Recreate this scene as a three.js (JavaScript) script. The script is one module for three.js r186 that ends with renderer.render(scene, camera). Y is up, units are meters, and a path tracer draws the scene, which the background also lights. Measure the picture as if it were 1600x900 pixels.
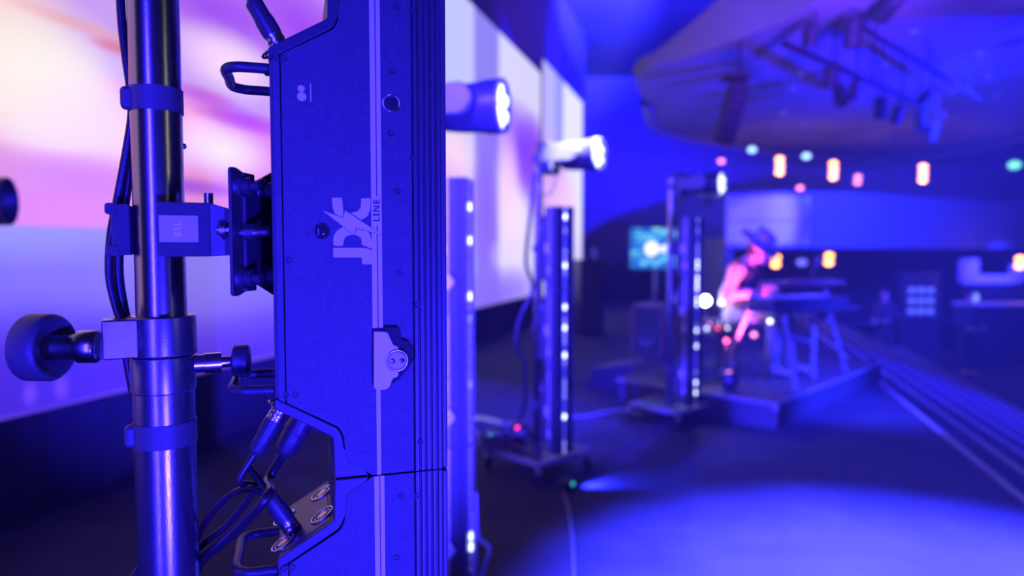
import * as THREE from 'three';
import { mergeGeometries, mergeVertices, toCreasedNormals } from 'three/addons/utils/BufferGeometryUtils.js';
import { RoundedBoxGeometry } from 'three/addons/geometries/RoundedBoxGeometry.js';
import { MarchingCubes } from 'three/addons/objects/MarchingCubes.js';
import { TextGeometry } from 'three/addons/geometries/TextGeometry.js';
import { FontLoader } from 'three/addons/loaders/FontLoader.js';
import { RectAreaLightUniformsLib } from 'three/addons/lights/RectAreaLightUniformsLib.js';

// ---------------------------------------------------------------- camera, exposure, haze
RectAreaLightUniformsLib.init();
const scene = new THREE.Scene();
scene.background = new THREE.Color(0, 0, 0);
const F = 1067, EYE = 1.40, PITCH = Math.atan(57 / F);
const camera = new THREE.PerspectiveCamera(2 * Math.atan(450 / F) * 180 / Math.PI, 16 / 9, 0.05, 120);
camera.position.set(0, EYE, 0);
camera.rotation.x = -PITCH;
camera.focus = 0.72;
camera.userData.fStop = 2.5;
camera.updateMatrixWorld(true);
const renderer = new THREE.WebGLRenderer({ antialias: true });
renderer.toneMapping = THREE.LinearToneMapping;
renderer.toneMappingExposure = 1.0;
renderer.shadowMap.enabled = true;
const BLUE = [0.024, 0.013, 1], BLUE2 = [0.018, 0.022, 1], DEEP = [0.006, 0.004, 1], VIOLET = [0.13, 0.03, 1], LILAC = [0.16, 0.12, 1], POOL = [0.03, 0.03, 1], PALE = [0.55, 0.55, 1];
scene.fog = new THREE.FogExp2(new THREE.Color(1, 1, 1), 0.0022);   // thin theatre haze

// the lamps of the rig: colour, where each hangs, what it aims at (built as stage lamps further down)
const WASHES = [
  // colour, intensity, at [x, y, z], aim [x, y, z], half angle in degrees, penumbra
  [BLUE, 84, [0.95, 0.5, 1.3], [-0.2, 1.0, -0.72], 24, 1],
  [BLUE, 2600, [2.9, 1.15, 0.9], [-0.25, 1.25, -2.6], 13, 0.7],
  [POOL, 6600, [1.75, 4.6, -1.9], [1.65, 0, -2.3], 22, 1],
  [BLUE, 800, [3.6, 3.4, -2.6], [0.9, 1.2, -4.8], 15, 1],
  [POOL, 5200, [2.2, 6.0, -10.5], [2.2, 7.6, -17.2], 15, 1],
  [DEEP, 2400, [4.0, 6.6, -11.0], [2.4, 4.0, -24], 36, 1],
  [DEEP, 1150, [8.5, 2.2, -8.0], [4.6, 4.4, -13.0], 40, 1],
  [BLUE2, 1400, [6.7, 3.9, -8.6], [8.2, 2.2, -16.0], 30, 1],
  [LILAC, 170, [7.5, 3.9, -9.5], [5.5, 2.0, -15.2], 8, 0.4],  // added lamp in place of projector spill on the balcony front
  [VIOLET, 620, [3.9, 3.2, -5.0], [3.5, 5.0, -8.8], 34, 1],
  [DEEP, 240, [8.2, 3.9, -9.6], [5.4, -0.8, -9.5], 44, 1],
  [PALE, 3600, [1.3, 4.6, -2.6], [0.36, 1.99, -4.2], 3, 0.5],  // added out of view to whiten the fork of the moving light
  [BLUE2, 480, [4.4, 2.6, -3.6], [2.9, 0.1, -6.3], 17, 1],  // added out of view to brighten the platform front
  [BLUE, 1300, [-2.3, 3.3, 0.8], [0.75, 1.1, -4.7], 13, 1],  // added out of view to turn the far stands bluer
];
const BACKLIGHT = 490;   // blue batten tower standing behind the camera

// ---------------------------------------------------------------- helpers
let seed = 7;
const rnd = () => { seed = (seed * 1664525 + 1013904223) >>> 0; return seed / 4294967296; };
const V = (x, y, z) => new THREE.Vector3(x, y, z);
const R = (d) => d * Math.PI / 180;
const cp = Math.cos(PITCH), sp = Math.sin(PITCH);
function ray(px, py) { const x = (px - 800) / F, y = -(py - 450) / F; return V(x, y * cp - sp, -cp - y * sp); }
function at(px, py, D) { const d = ray(px, py); return d.multiplyScalar(D / -d.z).add(camera.position); }          // D metres ahead
function onY(px, py, y) { const d = ray(px, py); return d.multiplyScalar((y - EYE) / d.y).add(camera.position); }    // on a level
function onPlane(px, py, p0, n) { const d = ray(px, py); return d.multiplyScalar(p0.clone().sub(camera.position).dot(n) / d.dot(n)).add(camera.position); }

const taken = {};
function numbered(n) { const k = taken[n] = (taken[n] ?? -1) + 1; return k ? `${n}_${String(k).padStart(3, '0')}` : n; }
function shade(o) { o.traverse((c) => { if (c.isMesh) { c.castShadow = true; c.receiveShadow = true; } }); return o; }
function tag(o, label, category, group, kind) {
  o.userData.label = label; o.userData.category = category;
  if (group) o.userData.group = group;
  if (kind) o.userData.kind = kind;
  return o;
}
function thing(name, label, category, pos = [0, 0, 0], turn = 0, group) {
  const o = new THREE.Group(); o.name = numbered(name); o.position.set(...(pos.isVector3 ? pos.toArray() : pos)); o.rotation.y = turn;
  scene.add(o); return tag(o, label, category, group);
}
function clean(g) { g = g.index ? g.toNonIndexed() : g; for (const k of Object.keys(g.attributes)) if (!['position', 'normal', 'uv'].includes(k)) g.deleteAttribute(k); if (!g.attributes.normal) g.computeVertexNormals(); if (!g.attributes.uv) g.setAttribute('uv', new THREE.BufferAttribute(new Float32Array(g.attributes.position.count * 2), 2)); return g; }
const merge = (a) => (a.length === 1 ? a[0] : mergeGeometries(a.map(clean)));
function part(name, geos, m, parent) {
  const o = new THREE.Mesh(merge(Array.isArray(geos) ? geos : [geos]), m); o.name = name;
  o.castShadow = o.receiveShadow = true; parent.add(o); return o;
}
function struct(name, geos, m) { const o = part(name, geos, m, scene); o.userData.kind = 'structure'; return o; }
function dup(root, pos, turn, label, group) {
  const r = root.clone(); r.name = numbered(root.name.replace(/_\d{3}$/, '')); scene.add(r);
  r.userData = { ...root.userData };
  r.position.copy(pos.isVector3 ? pos : V(...pos)); if (turn !== undefined) r.rotation.y = turn;
  if (label) r.userData.label = label; if (group) r.userData.group = group;
  return r;
}
const box = (w, h, d, x = 0, y = 0, z = 0) => new THREE.BoxGeometry(w, h, d).translate(x, y, z);
const rbox = (w, h, d, r, x = 0, y = 0, z = 0, s = 2) => new RoundedBoxGeometry(w, h, d, s, r).translate(x, y, z);
const cyl = (r1, r2, h, x = 0, y = 0, z = 0, s = 28) => new THREE.CylinderGeometry(r1, r2, h, s).translate(x, y, z);
const UPV = V(0, 1, 0);
function along(g, from, to) { const d = to.clone().sub(from), l = d.length(); g.applyQuaternion(new THREE.Quaternion().setFromUnitVectors(UPV, d.divideScalar(l))); return g.translate((from.x + to.x) / 2, (from.y + to.y) / 2, (from.z + to.z) / 2); }
const rod = (a, b, r, s = 14, r2 = r) => along(new THREE.CylinderGeometry(r2, r, a.distanceTo(b), s), a, b);
const tube = (pts, r, n = 60, s = 10, closed = false) => new THREE.TubeGeometry(new THREE.CatmullRomCurve3(pts, closed, 'catmullrom', 0.5), n, r, s, closed);
const lathe = (pts, s = 32) => new THREE.LatheGeometry(pts.map((p) => new THREE.Vector2(p[0], p[1])), s);
const poly = (pts) => new THREE.Shape(pts.map((p) => new THREE.Vector2(p[0], p[1])));
// prism over an outline in x, y; from z0 to z1, with a small bevel
function prism(shape, z0, z1, bev = 0, seg = 2) {
  const g = new THREE.ExtrudeGeometry(shape, { depth: z1 - z0 - 2 * bev, bevelEnabled: bev > 0, bevelThickness: bev, bevelSize: bev, bevelOffset: -bev, bevelSegments: seg, curveSegments: 12 });
  return g.translate(0, 0, z0 + bev);
}
function rounded(pts, r) {   // outline with rounded corners
  const s = new THREE.Shape(), n = pts.length;
  pts.forEach((p, i) => {
    const a = new THREE.Vector2(...pts[(i + n - 1) % n]), b = new THREE.Vector2(...p), c = new THREE.Vector2(...pts[(i + 1) % n]);
    const ra = Math.min(p[2] ?? r, a.distanceTo(b) * 0.45, c.distanceTo(b) * 0.45);
    const p1 = b.clone().add(a.sub(b).setLength(ra)), p2 = b.clone().add(c.sub(b).setLength(ra));
    if (i) s.lineTo(p1.x, p1.y); else s.moveTo(p1.x, p1.y);
    s.quadraticCurveTo(b.x, b.y, p2.x, p2.y);
  });
  s.closePath(); return s;
}

// ---------------------------------------------------------------- textures and materials
function noiseTex(n, fn, srgb = false) {
  const d = new Uint8Array(n * n * 4);
  for (let y = 0; y < n; y++) for (let x = 0; x < n; x++) { const c = fn(x, y), k = (y * n + x) * 4; const a = Array.isArray(c) ? c : [c, c, c]; d[k] = a[0]; d[k + 1] = a[1]; d[k + 2] = a[2]; d[k + 3] = 255; }
  const t = new THREE.DataTexture(d, n, n); t.wrapS = t.wrapT = THREE.RepeatWrapping; t.magFilter = THREE.LinearFilter; t.minFilter = THREE.LinearFilter;
  if (srgb) t.colorSpace = THREE.SRGBColorSpace; t.needsUpdate = true; return t;
}
function valueNoise(n, cells) { const g = Array.from({ length: cells * cells }, rnd); return (x, y) => { const u = x / n * cells, v = y / n * cells, i = Math.floor(u), j = Math.floor(v), f = u - i, h = v - j, s = f * f * (3 - 2 * f), t = h * h * (3 - 2 * h), q = (a, b) => g[(b % cells) * cells + (a % cells)]; return (q(i, j) * (1 - s) + q(i + 1, j) * s) * (1 - t) + (q(i, j + 1) * (1 - s) + q(i + 1, j + 1) * s) * t; }; }
const gA = valueNoise(256, 128), gB = valueNoise(256, 64), gC = valueNoise(256, 9), gD = valueNoise(256, 23);
const grainTex = noiseTex(256, (x, y) => Math.round(150 + 70 * (gA(x, y) - 0.5) + 60 * (gB(x, y) - 0.5) + 14 * (gC(x, y) - 0.5)));
const grainBump = noiseTex(256, (x, y) => Math.round(128 + 110 * (gA(x, y) - 0.5) + 80 * (rnd() - 0.5)));
const patchTex = noiseTex(256, (x, y) => Math.round(190 + 60 * (gC(x, y) - 0.5) + 40 * (gD(x, y) - 0.5) + 24 * (gA(x, y) - 0.5)));
const clothTex = noiseTex(128, (x, y) => Math.round(150 + 50 * Math.sin(x * Math.PI / 4) * Math.sin(y * Math.PI / 4) + 40 * (rnd() - 0.5)));
const rep = (t, r) => { const c = t.clone(); c.repeat.set(r, r); c.needsUpdate = true; return c; };
const M = (o) => new THREE.MeshStandardMaterial(o);
const lin = (r, g = r, b = r) => new THREE.Color().setRGB(r, g, b);
const m = {
  coat: M({ name: 'powder_coat', color: lin(0.105, 0.105, 0.112), map: rep(grainTex, 11), bumpMap: rep(grainBump, 11), bumpScale: 0.0002, roughness: 0.62, metalness: 0 }),
  coatPlain: M({ name: 'black_paint', color: lin(0.038, 0.038, 0.042), roughness: 0.42 }),
  bezel: M({ name: 'moulded_black', color: lin(0.038, 0.038, 0.042), bumpMap: rep(grainBump, 5), bumpScale: 0.0001, roughness: 0.5 }),
  dark: M({ name: 'deep_black', color: lin(0.008), roughness: 0.7 }),
  fin: M({ name: 'anodised_black', color: lin(0.055), roughness: 0.45, metalness: 0 }),
  rubber: M({ name: 'rubber', color: lin(0.06), roughness: 0.5 }),
  cable: M({ name: 'cable_jacket', color: lin(0.018), roughness: 0.35 }),
  steel: M({ name: 'zinc_steel', color: lin(0.62, 0.62, 0.6), metalness: 1, roughness: 0.28 }),
  zincPlate: M({ name: 'zinc_cast', color: lin(0.85), metalness: 0.1, roughness: 0.5, bumpMap: rep(grainBump, 30), bumpScale: 0.0003 }),
  poleDark: M({ name: 'burnished_pole', color: lin(0.34), metalness: 1, roughness: 0.24 }),
  poleLow: M({ name: 'grey_pole', color: lin(0.26), metalness: 0.9, roughness: 0.27, bumpMap: rep(grainBump, 2), bumpScale: 0.0001 }),
  clampCast: M({ name: 'cast_clamp', color: lin(0.1), roughness: 0.5, metalness: 0.2, bumpMap: rep(grainBump, 12), bumpScale: 0.0004 }),
  print: M({ name: 'grey_print', color: lin(0.78), roughness: 0.6 }),
  sticker: M({ name: 'sticker', color: lin(0.55), roughness: 0.55 }),
  lettering: M({ name: 'white_lettering', color: lin(0.92), roughness: 0.6 }),
  tape: M({ name: 'gaffer_tape', color: lin(0.07), roughness: 0.55 }),
  chrome: M({ name: 'chrome', color: lin(0.85), metalness: 1, roughness: 0.12 }),
  gold: M({ name: 'brass_contacts', color: lin(0.5, 0.3, 0.1), metalness: 1, roughness: 0.3 }),
  floor: new THREE.MeshPhysicalMaterial({ specularIntensity: 0.3, name: 'stage_vinyl', color: lin(0.07, 0.07, 0.08), map: rep(patchTex, 1), roughness: 0.85 }),
  carpet: M({ name: 'hall_carpet', color: lin(0.05, 0.05, 0.055), roughness: 0.9 }),
  wall: M({ name: 'painted_wall', color: lin(0.17, 0.17, 0.19), roughness: 0.85 }),
  nosing: M({ name: 'step_nosing', color: lin(0.42), roughness: 0.5 }),
  white: M({ name: 'white_panel', color: lin(0.7), roughness: 0.6 }),
  arm: M({ name: 'fork_paint', color: lin(0.115), roughness: 0.4 }),
  grey: M({ name: 'grey_plastic', color: lin(0.27), roughness: 0.4 }),
  riser: M({ name: 'riser_cladding', color: lin(0.07, 0.07, 0.08), roughness: 0.7 }),
  ply: M({ name: 'riser_top', color: lin(0.05, 0.05, 0.055), roughness: 0.7 }),
  wood: M({ name: 'stained_wood', color: lin(0.22, 0.1, 0.08), roughness: 0.6 }),
  skin: M({ name: 'skin', color: lin(0.55, 0.32, 0.24), roughness: 0.55 }),
  shirt: M({ name: 'pale_shirt', color: lin(0.55, 0.45, 0.45), roughness: 0.9 }),
  vest: M({ name: 'black_vest', color: lin(0.03), roughness: 0.9 }),
  denim: M({ name: 'trousers', color: lin(0.2), roughness: 0.9 }),
  hat: M({ name: 'felt_hat', color: lin(0.5, 0.45, 0.5), roughness: 0.95 }),
  hair: M({ name: 'hair', color: lin(0.03, 0.02, 0.015), roughness: 0.7 }),
  mesh: M({ name: 'black_cloth', color: lin(0.04), roughness: 0.9 }),
  lens: M({ name: 'dark_lens', color: lin(0.03), roughness: 0.08 }),
};
const glow = (name, r, g, b, k) => M({ name, color: lin(0.2), emissive: lin(r, g, b), emissiveIntensity: k, roughness: 0.3 });
m.ledWhite = glow('led_white', 0.75, 0.82, 1, 2.6);
m.ledDim = glow('led_dim', 0.2, 0.18, 1, 0.35);
m.ledLow = glow('led_low', 0.4, 0.42, 1, 1);
m.ledMid = glow('led_mid', 0.75, 0.8, 1, 5);
m.amber = glow('amber_bulb', 1, 0.33, 0.05, 7);
m.pinkBulb = glow('pink_bulb', 1, 0.25, 0.35, 3);
m.iceBulb = glow('ice_bulb', 0.3, 0.55, 0.8, 3);
m.greenBulb = glow('green_bulb', 0.15, 0.7, 0.35, 2);
m.redLed = glow('red_led', 1, 0.03, 0.06, 6);
m.greenLed = glow('green_led', 0.02, 0.8, 0.45, 3);
m.blueBulb = glow('blue_bulb', 0.12, 0.14, 1, 1.6);
m.cyanLed = glow('teal_led', 0.02, 0.5, 0.45, 1.5);

// ---------------------------------------------------------------- the hall
// the line of the big screen: through the foot of the screen at the picture's edge, running away to its vanishing point
const SB = 0.55;                                           // foot of the screen above the stage
const W0 = onY(0, 658, SB), WD = V(319 / F, 0, -1).normalize(), WN = V(-WD.z, 0, WD.x);   // WN points into the hall
const wallTurn = Math.atan2(-WD.z, WD.x);                  // local x runs along the wall
const wallAt = (s, y, off = 0) => V(W0.x + WD.x * s + WN.x * off, y, W0.z + WD.z * s + WN.z * off);
const sOf = (px, py, off = 0) => { const p = onPlane(px, py, wallAt(0, 0, off), WN); return [p.clone().sub(W0).dot(WD), p.y]; };
function slab(pts, y0, y1) {   // floor or ceiling slab over points [x, z]
  const g = new THREE.ExtrudeGeometry(poly(pts.map(([x, z]) => [x, -z])), { depth: y1 - y0, bevelEnabled: false });
  const q = g.attributes.position, uv = g.attributes.uv;
  for (let i = 0; i < q.count; i++) uv.setXY(i, q.getX(i) / 3, q.getY(i) / 3);
  return g.rotateX(-Math.PI / 2).translate(0, y0, 0);
}
const E0 = onY(1600, 775, 0), EN = V(1, 0, 0).addScaledVector(WD, -WD.x).normalize();   // stage edge, and the way down to the hall
const edge = (s, w = 0) => { const p = E0.clone().addScaledVector(WD, s).addScaledVector(EN, w); return [p.x, p.z]; };
const HALL = -1.2;
{
  const a = wallAt(-9, 0, -0.3), b = wallAt(16.4, 0, -0.3);
  struct('floor', slab([[a.x, a.z], edge(-9), edge(16), [b.x, b.z]], HALL - 0.1, 0), m.floor);
  for (let k = 1; k < 8; k++) struct('trim_' + k, slab([edge(-9, (k - 1) * 0.4), edge(-9, k * 0.4), edge(16, k * 0.4), edge(16, (k - 1) * 0.4)], HALL - 0.1, -k * 0.15), m.floor);
  for (let k = 0; k < 8; k++) { const g = []; g.push(slab([edge(-9, k * 0.4 - 0.045), edge(-9, k * 0.4 + 0.004), edge(16, k * 0.4 + 0.004), edge(16, k * 0.4 - 0.045)], -k * 0.15 - 0.03, -k * 0.15 + 0.004)); struct('trim_' + (k + 8), g, m.nosing); }
  struct('floor_audience', slab([edge(-9, -0.5), [26, edge(-9)[1]], [26, -27], [0, -27]], HALL - 0.2, HALL), m.carpet);
  const wallBox = (s0, s1, y0, y1, off, t, mat, name) => { const o = struct(name, box(s1 - s0, y1 - y0, t), mat); const c = wallAt((s0 + s1) / 2, (y0 + y1) / 2, off); o.position.copy(c); o.rotation.y = wallTurn; return o; };
  wallBox(-10, 16.6, HALL, 9, -0.3, 0.3, m.wall, 'wall_left');
  struct('wall_back', box(34, 11, 0.3, 11, 3.5, -24.2), m.wall);
  struct('wall_right', box(0.3, 11, 36, 21, 3.5, -9), m.wall);
  struct('wall_front', box(36, 11, 0.3, 6, 3.5, 6.2), m.wall);
  struct('ceiling', box(36, 0.3, 34, 7, 7.6, -9), m.wall);
}
// black drape hanging under the screen
{
  const pts = [], n = 420, L = 22;
  for (let i = 0; i <= n; i++) { const s = -6 + L * i / n; pts.push([s, 0.035 * Math.sin(s * 13) + 0.02 * Math.sin(s * 31 + 1)]); }
  const DH = SB - 0.02, g = new THREE.PlaneGeometry(L, DH, n, 1), q = g.attributes.position;
  for (let i = 0; i < q.count; i++) { const c = i % (n + 1); q.setXYZ(i, pts[c][0], q.getY(i) + DH / 2 + 0.002, pts[c][1]); }
  g.computeVertexNormals();
  const t = thing('stage_drape', 'black pleated cloth skirt hanging below the long video screen', 'curtain', wallAt(0, 0, -0.06), wallTurn);
  part('cloth', g, M({ name: 'drape_cloth', color: lin(0.008), roughness: 0.95, side: THREE.DoubleSide }), t);
  part('batten_rail', box(L, 0.03, 0.03, -6 + L / 2, SB - 0.018, -0.02), m.dark, t);
}
// ---------------------------------------------------------------- video screens
function paintScreen(w, h, s0, y0, sw, sh, blobs, base, off) {
  const c = document.createElement('canvas'); c.width = w; c.height = h; const x = c.getContext('2d');
  x.fillStyle = base; x.fillRect(0, 0, w, h);
  for (const b of blobs) {
    if (b[0] === 'band') {      // [band, x of its middle, x half width, soft, colour] : an upright band, given by photo columns
      const [, p0, p1, col, al, q0 = -400, q1 = 1000] = b;
      const u0 = (sOf(p0, 300, off)[0] - s0) / sw * w, u1 = (sOf(p1, 300, off)[0] - s0) / sw * w, mid = (u0 + u1) / 2;
      const v0 = h - (sOf((p0 + p1) / 2, q0, off)[1] - y0) / sh * h, v1 = h - (sOf((p0 + p1) / 2, q1, off)[1] - y0) / sh * h;
      x.globalAlpha = al; x.fillStyle = col; x.fillRect(u0, v0, u1 - u0, v1 - v0);
    } else {                    // [px, py, radius x px, radius y px, colour, alpha, tilt]
      const [px, py, rx, ry, col, al = 1, tilt = 0] = b;
      const [s, y] = sOf(px, py, off), [s1] = sOf(px + rx, py, off), [sm] = sOf(px - rx, py, off), [, y1] = sOf(px, py - ry, off);
      const u = (s - s0) / sw * w, v = h - (y - y0) / sh * h, ru = (s1 - sm) / 2 / sw * w, rv = (y1 - y) / sh * h;
      x.save(); x.globalAlpha = al; x.translate(u, v); x.scale(ru, rv); x.rotate(tilt);
      const gr = x.createRadialGradient(0, 0, 0, 0, 0, 1), k = new THREE.Color(col), f = (a) => `rgba(${Math.round(k.clone().convertLinearToSRGB().r * 255)},${Math.round(k.clone().convertLinearToSRGB().g * 255)},${Math.round(k.clone().convertLinearToSRGB().b * 255)},${a})`;
      gr.addColorStop(0, f(1)); gr.addColorStop(0.45, f(0.72)); gr.addColorStop(1, f(0)); x.fillStyle = gr; x.fillRect(-1, -1, 2, 2); x.restore();
    }
  }
  const t = new THREE.CanvasTexture(c); t.colorSpace = THREE.SRGBColorSpace; return t;
}
function screenUnit(name, label, s0, s1, off, blobs, base, tw, group) {
  const top = SB + 4.42, t = thing(name, label, 'screen', wallAt(s0, 0, off), wallTurn);
  const L = s1 - s0;
  const tex = paintScreen(tw, 1024, s0, SB, L, top - SB, blobs, base, off);
  part('screen_cabinet', box(L, top - SB, 0.03, L / 2, (top + SB) / 2, -0.025), m.dark, t);
  const face = M({ name: 'screen_face', color: lin(0.02), roughness: 0.6, emissive: lin(1), emissiveMap: tex, emissiveIntensity: 1.0 });
  part('display', new THREE.PlaneGeometry(L, top - SB).translate(L / 2, (top + SB) / 2, -0.004), face, t);
  const a = new THREE.RectAreaLight(lin(0.75, 0.45, 1), 0.02, L, top - SB); a.position.set(L / 2, (top + SB) / 2, 0.02); a.rotation.y = Math.PI; t.add(a);
}
const sEnd = sOf(852, 300)[0], OFF2 = 0.3;
screenUnit('video_screen', 'long video wall glowing peach, pink and lavender behind the light stands', -5, sEnd, 0, [
  ['band', -4000, 1000, '#5a38dc', 1, 292, 1000],
  [110, 370, 620, 190, '#8f88de', 0.95], [60, 330, 420, 90, '#a3a2de', 0.9], [380, 420, 220, 170, '#9080ee', 0.8], [240, 640, 700, 150, '#4a22d4', 0.8], [60, 590, 260, 120, '#3f24c4', 0.7],
  ['band', -4000, 700, '#e48fd6', 1, -400, 290],
  [-60, -40, 200, 160, '#ffc9b8', 1], [60, 130, 210, 170, '#fff2e2', 1], [60, 130, 150, 120, '#fff6ea', 1], [170, 210, 170, 90, '#ffe4d6', 0.9], [30, 265, 200, 46, '#dd8fd0', 0.8], [160, 275, 120, 40, '#d683d4', 0.7],
  [185, 75, 50, 14, '#e2747c', 0.9, 0.5], [130, 40, 120, 14, '#f0a09c', 0.6, 0.35],
  [330, 10, 130, 60, '#9d4cf0', 0.95], [470, 40, 120, 90, '#a04cf2', 1], [360, 100, 90, 62, '#ffe0f4', 1], [300, 190, 60, 46, '#ffb8ec', 0.9], [350, 235, 90, 52, '#fff0f8', 1], [390, 190, 95, 20, '#b74cdc', 0.95, 0.6], [320, 150, 70, 16, '#c65cda', 0.9, 0.6], [300, 292, 90, 16, '#9b50d8', 0.9], [410, 330, 50, 50, '#b59cf6', 0.8],
  ['band', 600, 742, '#c6c8fb', 1], ['band', 742, 780, '#9088ee', 1], ['band', 780, 850, '#dcd8fb', 1],
  [712, 240, 46, 70, '#ffdcee', 1], [700, 300, 60, 60, '#f0b0ee', 0.9], [760, 330, 24, 160, '#8f62f2', 0.85],
  [818, 235, 46, 80, '#7f3df2', 1], [838, 260, 30, 90, '#8a44f0', 1], [795, 290, 22, 110, '#ffd2f2', 1, 0.12], [806, 350, 30, 70, '#ffe6f4', 0.95], [800, 400, 34, 40, '#f0ddfa', 0.9], [780, 460, 80, 50, '#8a6cf4', 0.95],
  [40, 425, 16, 28, '#8f76f2', 0.5], [88, 425, 16, 28, '#8f76f2', 0.5], [48, 615, 16, 26, '#7a4cf4', 0.8], [97, 605, 16, 26, '#7a4cf4', 0.8],
], '#c9a0ee', 2048);
screenUnit('video_screen', 'short pale video wall stepped forward at the far end of the stage', sOf(848, 300, OFF2)[0], sOf(910, 300, OFF2)[0], OFF2, [
  ['band', 846, 872, '#bdb6f8', 1], ['band', 868, 880, '#8f96f4', 0.8], ['band', 880, 912, '#ecebff', 1],
  [862, 300, 40, 110, '#d9a2f4', 1], [880, 330, 30, 90, '#ffd0ee', 0.9], [892, 410, 40, 60, '#d6c8ff', 0.8],
], '#d8d4fb', 512);

// ---------------------------------------------------------------- wash lamps of the rig (hung as stage lamps)
function lampCan(t, k = 1) {   // a can along +z: body, hood, yoke
  part('housing', lathe([[0, -0.15], [0.05, -0.15], [0.085, -0.1], [0.1, 0], [0.1, 0.1], [0.094, 0.1], [0.09, 0.02], [0, 0.015]].map(([a, b]) => [a * k, b * k]), 24).rotateX(Math.PI / 2), m.coatPlain, t);
  part('yoke', tube([V(-0.105, 0, 0), V(-0.108, 0.12, -0.02), V(-0.07, 0.17, -0.03), V(0.07, 0.17, -0.03), V(0.108, 0.12, -0.02), V(0.105, 0, 0)].map((p) => p.multiplyScalar(k)), 0.01 * k, 30, 8), m.coatPlain, t);
}
const washSpots = ['over the camera end of the stage', 'on a floor pole aimed at the second light stand', 'pouring light on the open stage floor', 'crossing towards the far light stands', 'washing the ceiling beyond the video wall', 'washing the blue rear wall', 'lighting the hall ceiling from below', 'aimed along the balcony front', 'added out of view for the projected patch on the balcony front', 'tinting the curved fascia violet', 'above the steps to the hall', 'added out of view to whiten the moving light on the third stand', 'added out of view to brighten the front of the low platform', 'added out of view beside the video wall to turn the far stands bluer'];
WASHES.forEach(([c, I, p, q, ang, pen], i) => {
  const t = thing('stage_lamp', `black stage lamp with blue light ${washSpots[i]}`, 'lamp', p, 0, 'stage lamps of the rig');
  t.lookAt(...q);
  lampCan(t);
  part('lens', new THREE.CircleGeometry(0.088, 24).translate(0, 0, 0.03), glow('lamp_lens', ...c, 2), t);
  t.updateMatrixWorld(true);
  const end = p[1] < 2 ? 0 : p[1] > 4.4 || p[0] < 3.2 ? 7.45 : 4.4, foot = t.worldToLocal(V(p[0], end, p[2]));
  part(end ? 'hanger' : 'pole', rod(V(0, 0, -0.05), foot, 0.016, 10), m.poleDark, t);
  const s = new THREE.SpotLight(lin(...c), I, 0, R(ang), pen, 2); s.position.set(0, 0, 0.12); s.target.position.set(0, 0, 1); s.castShadow = true; s.shadow.radius = 4; t.add(s, s.target);
});

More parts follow.
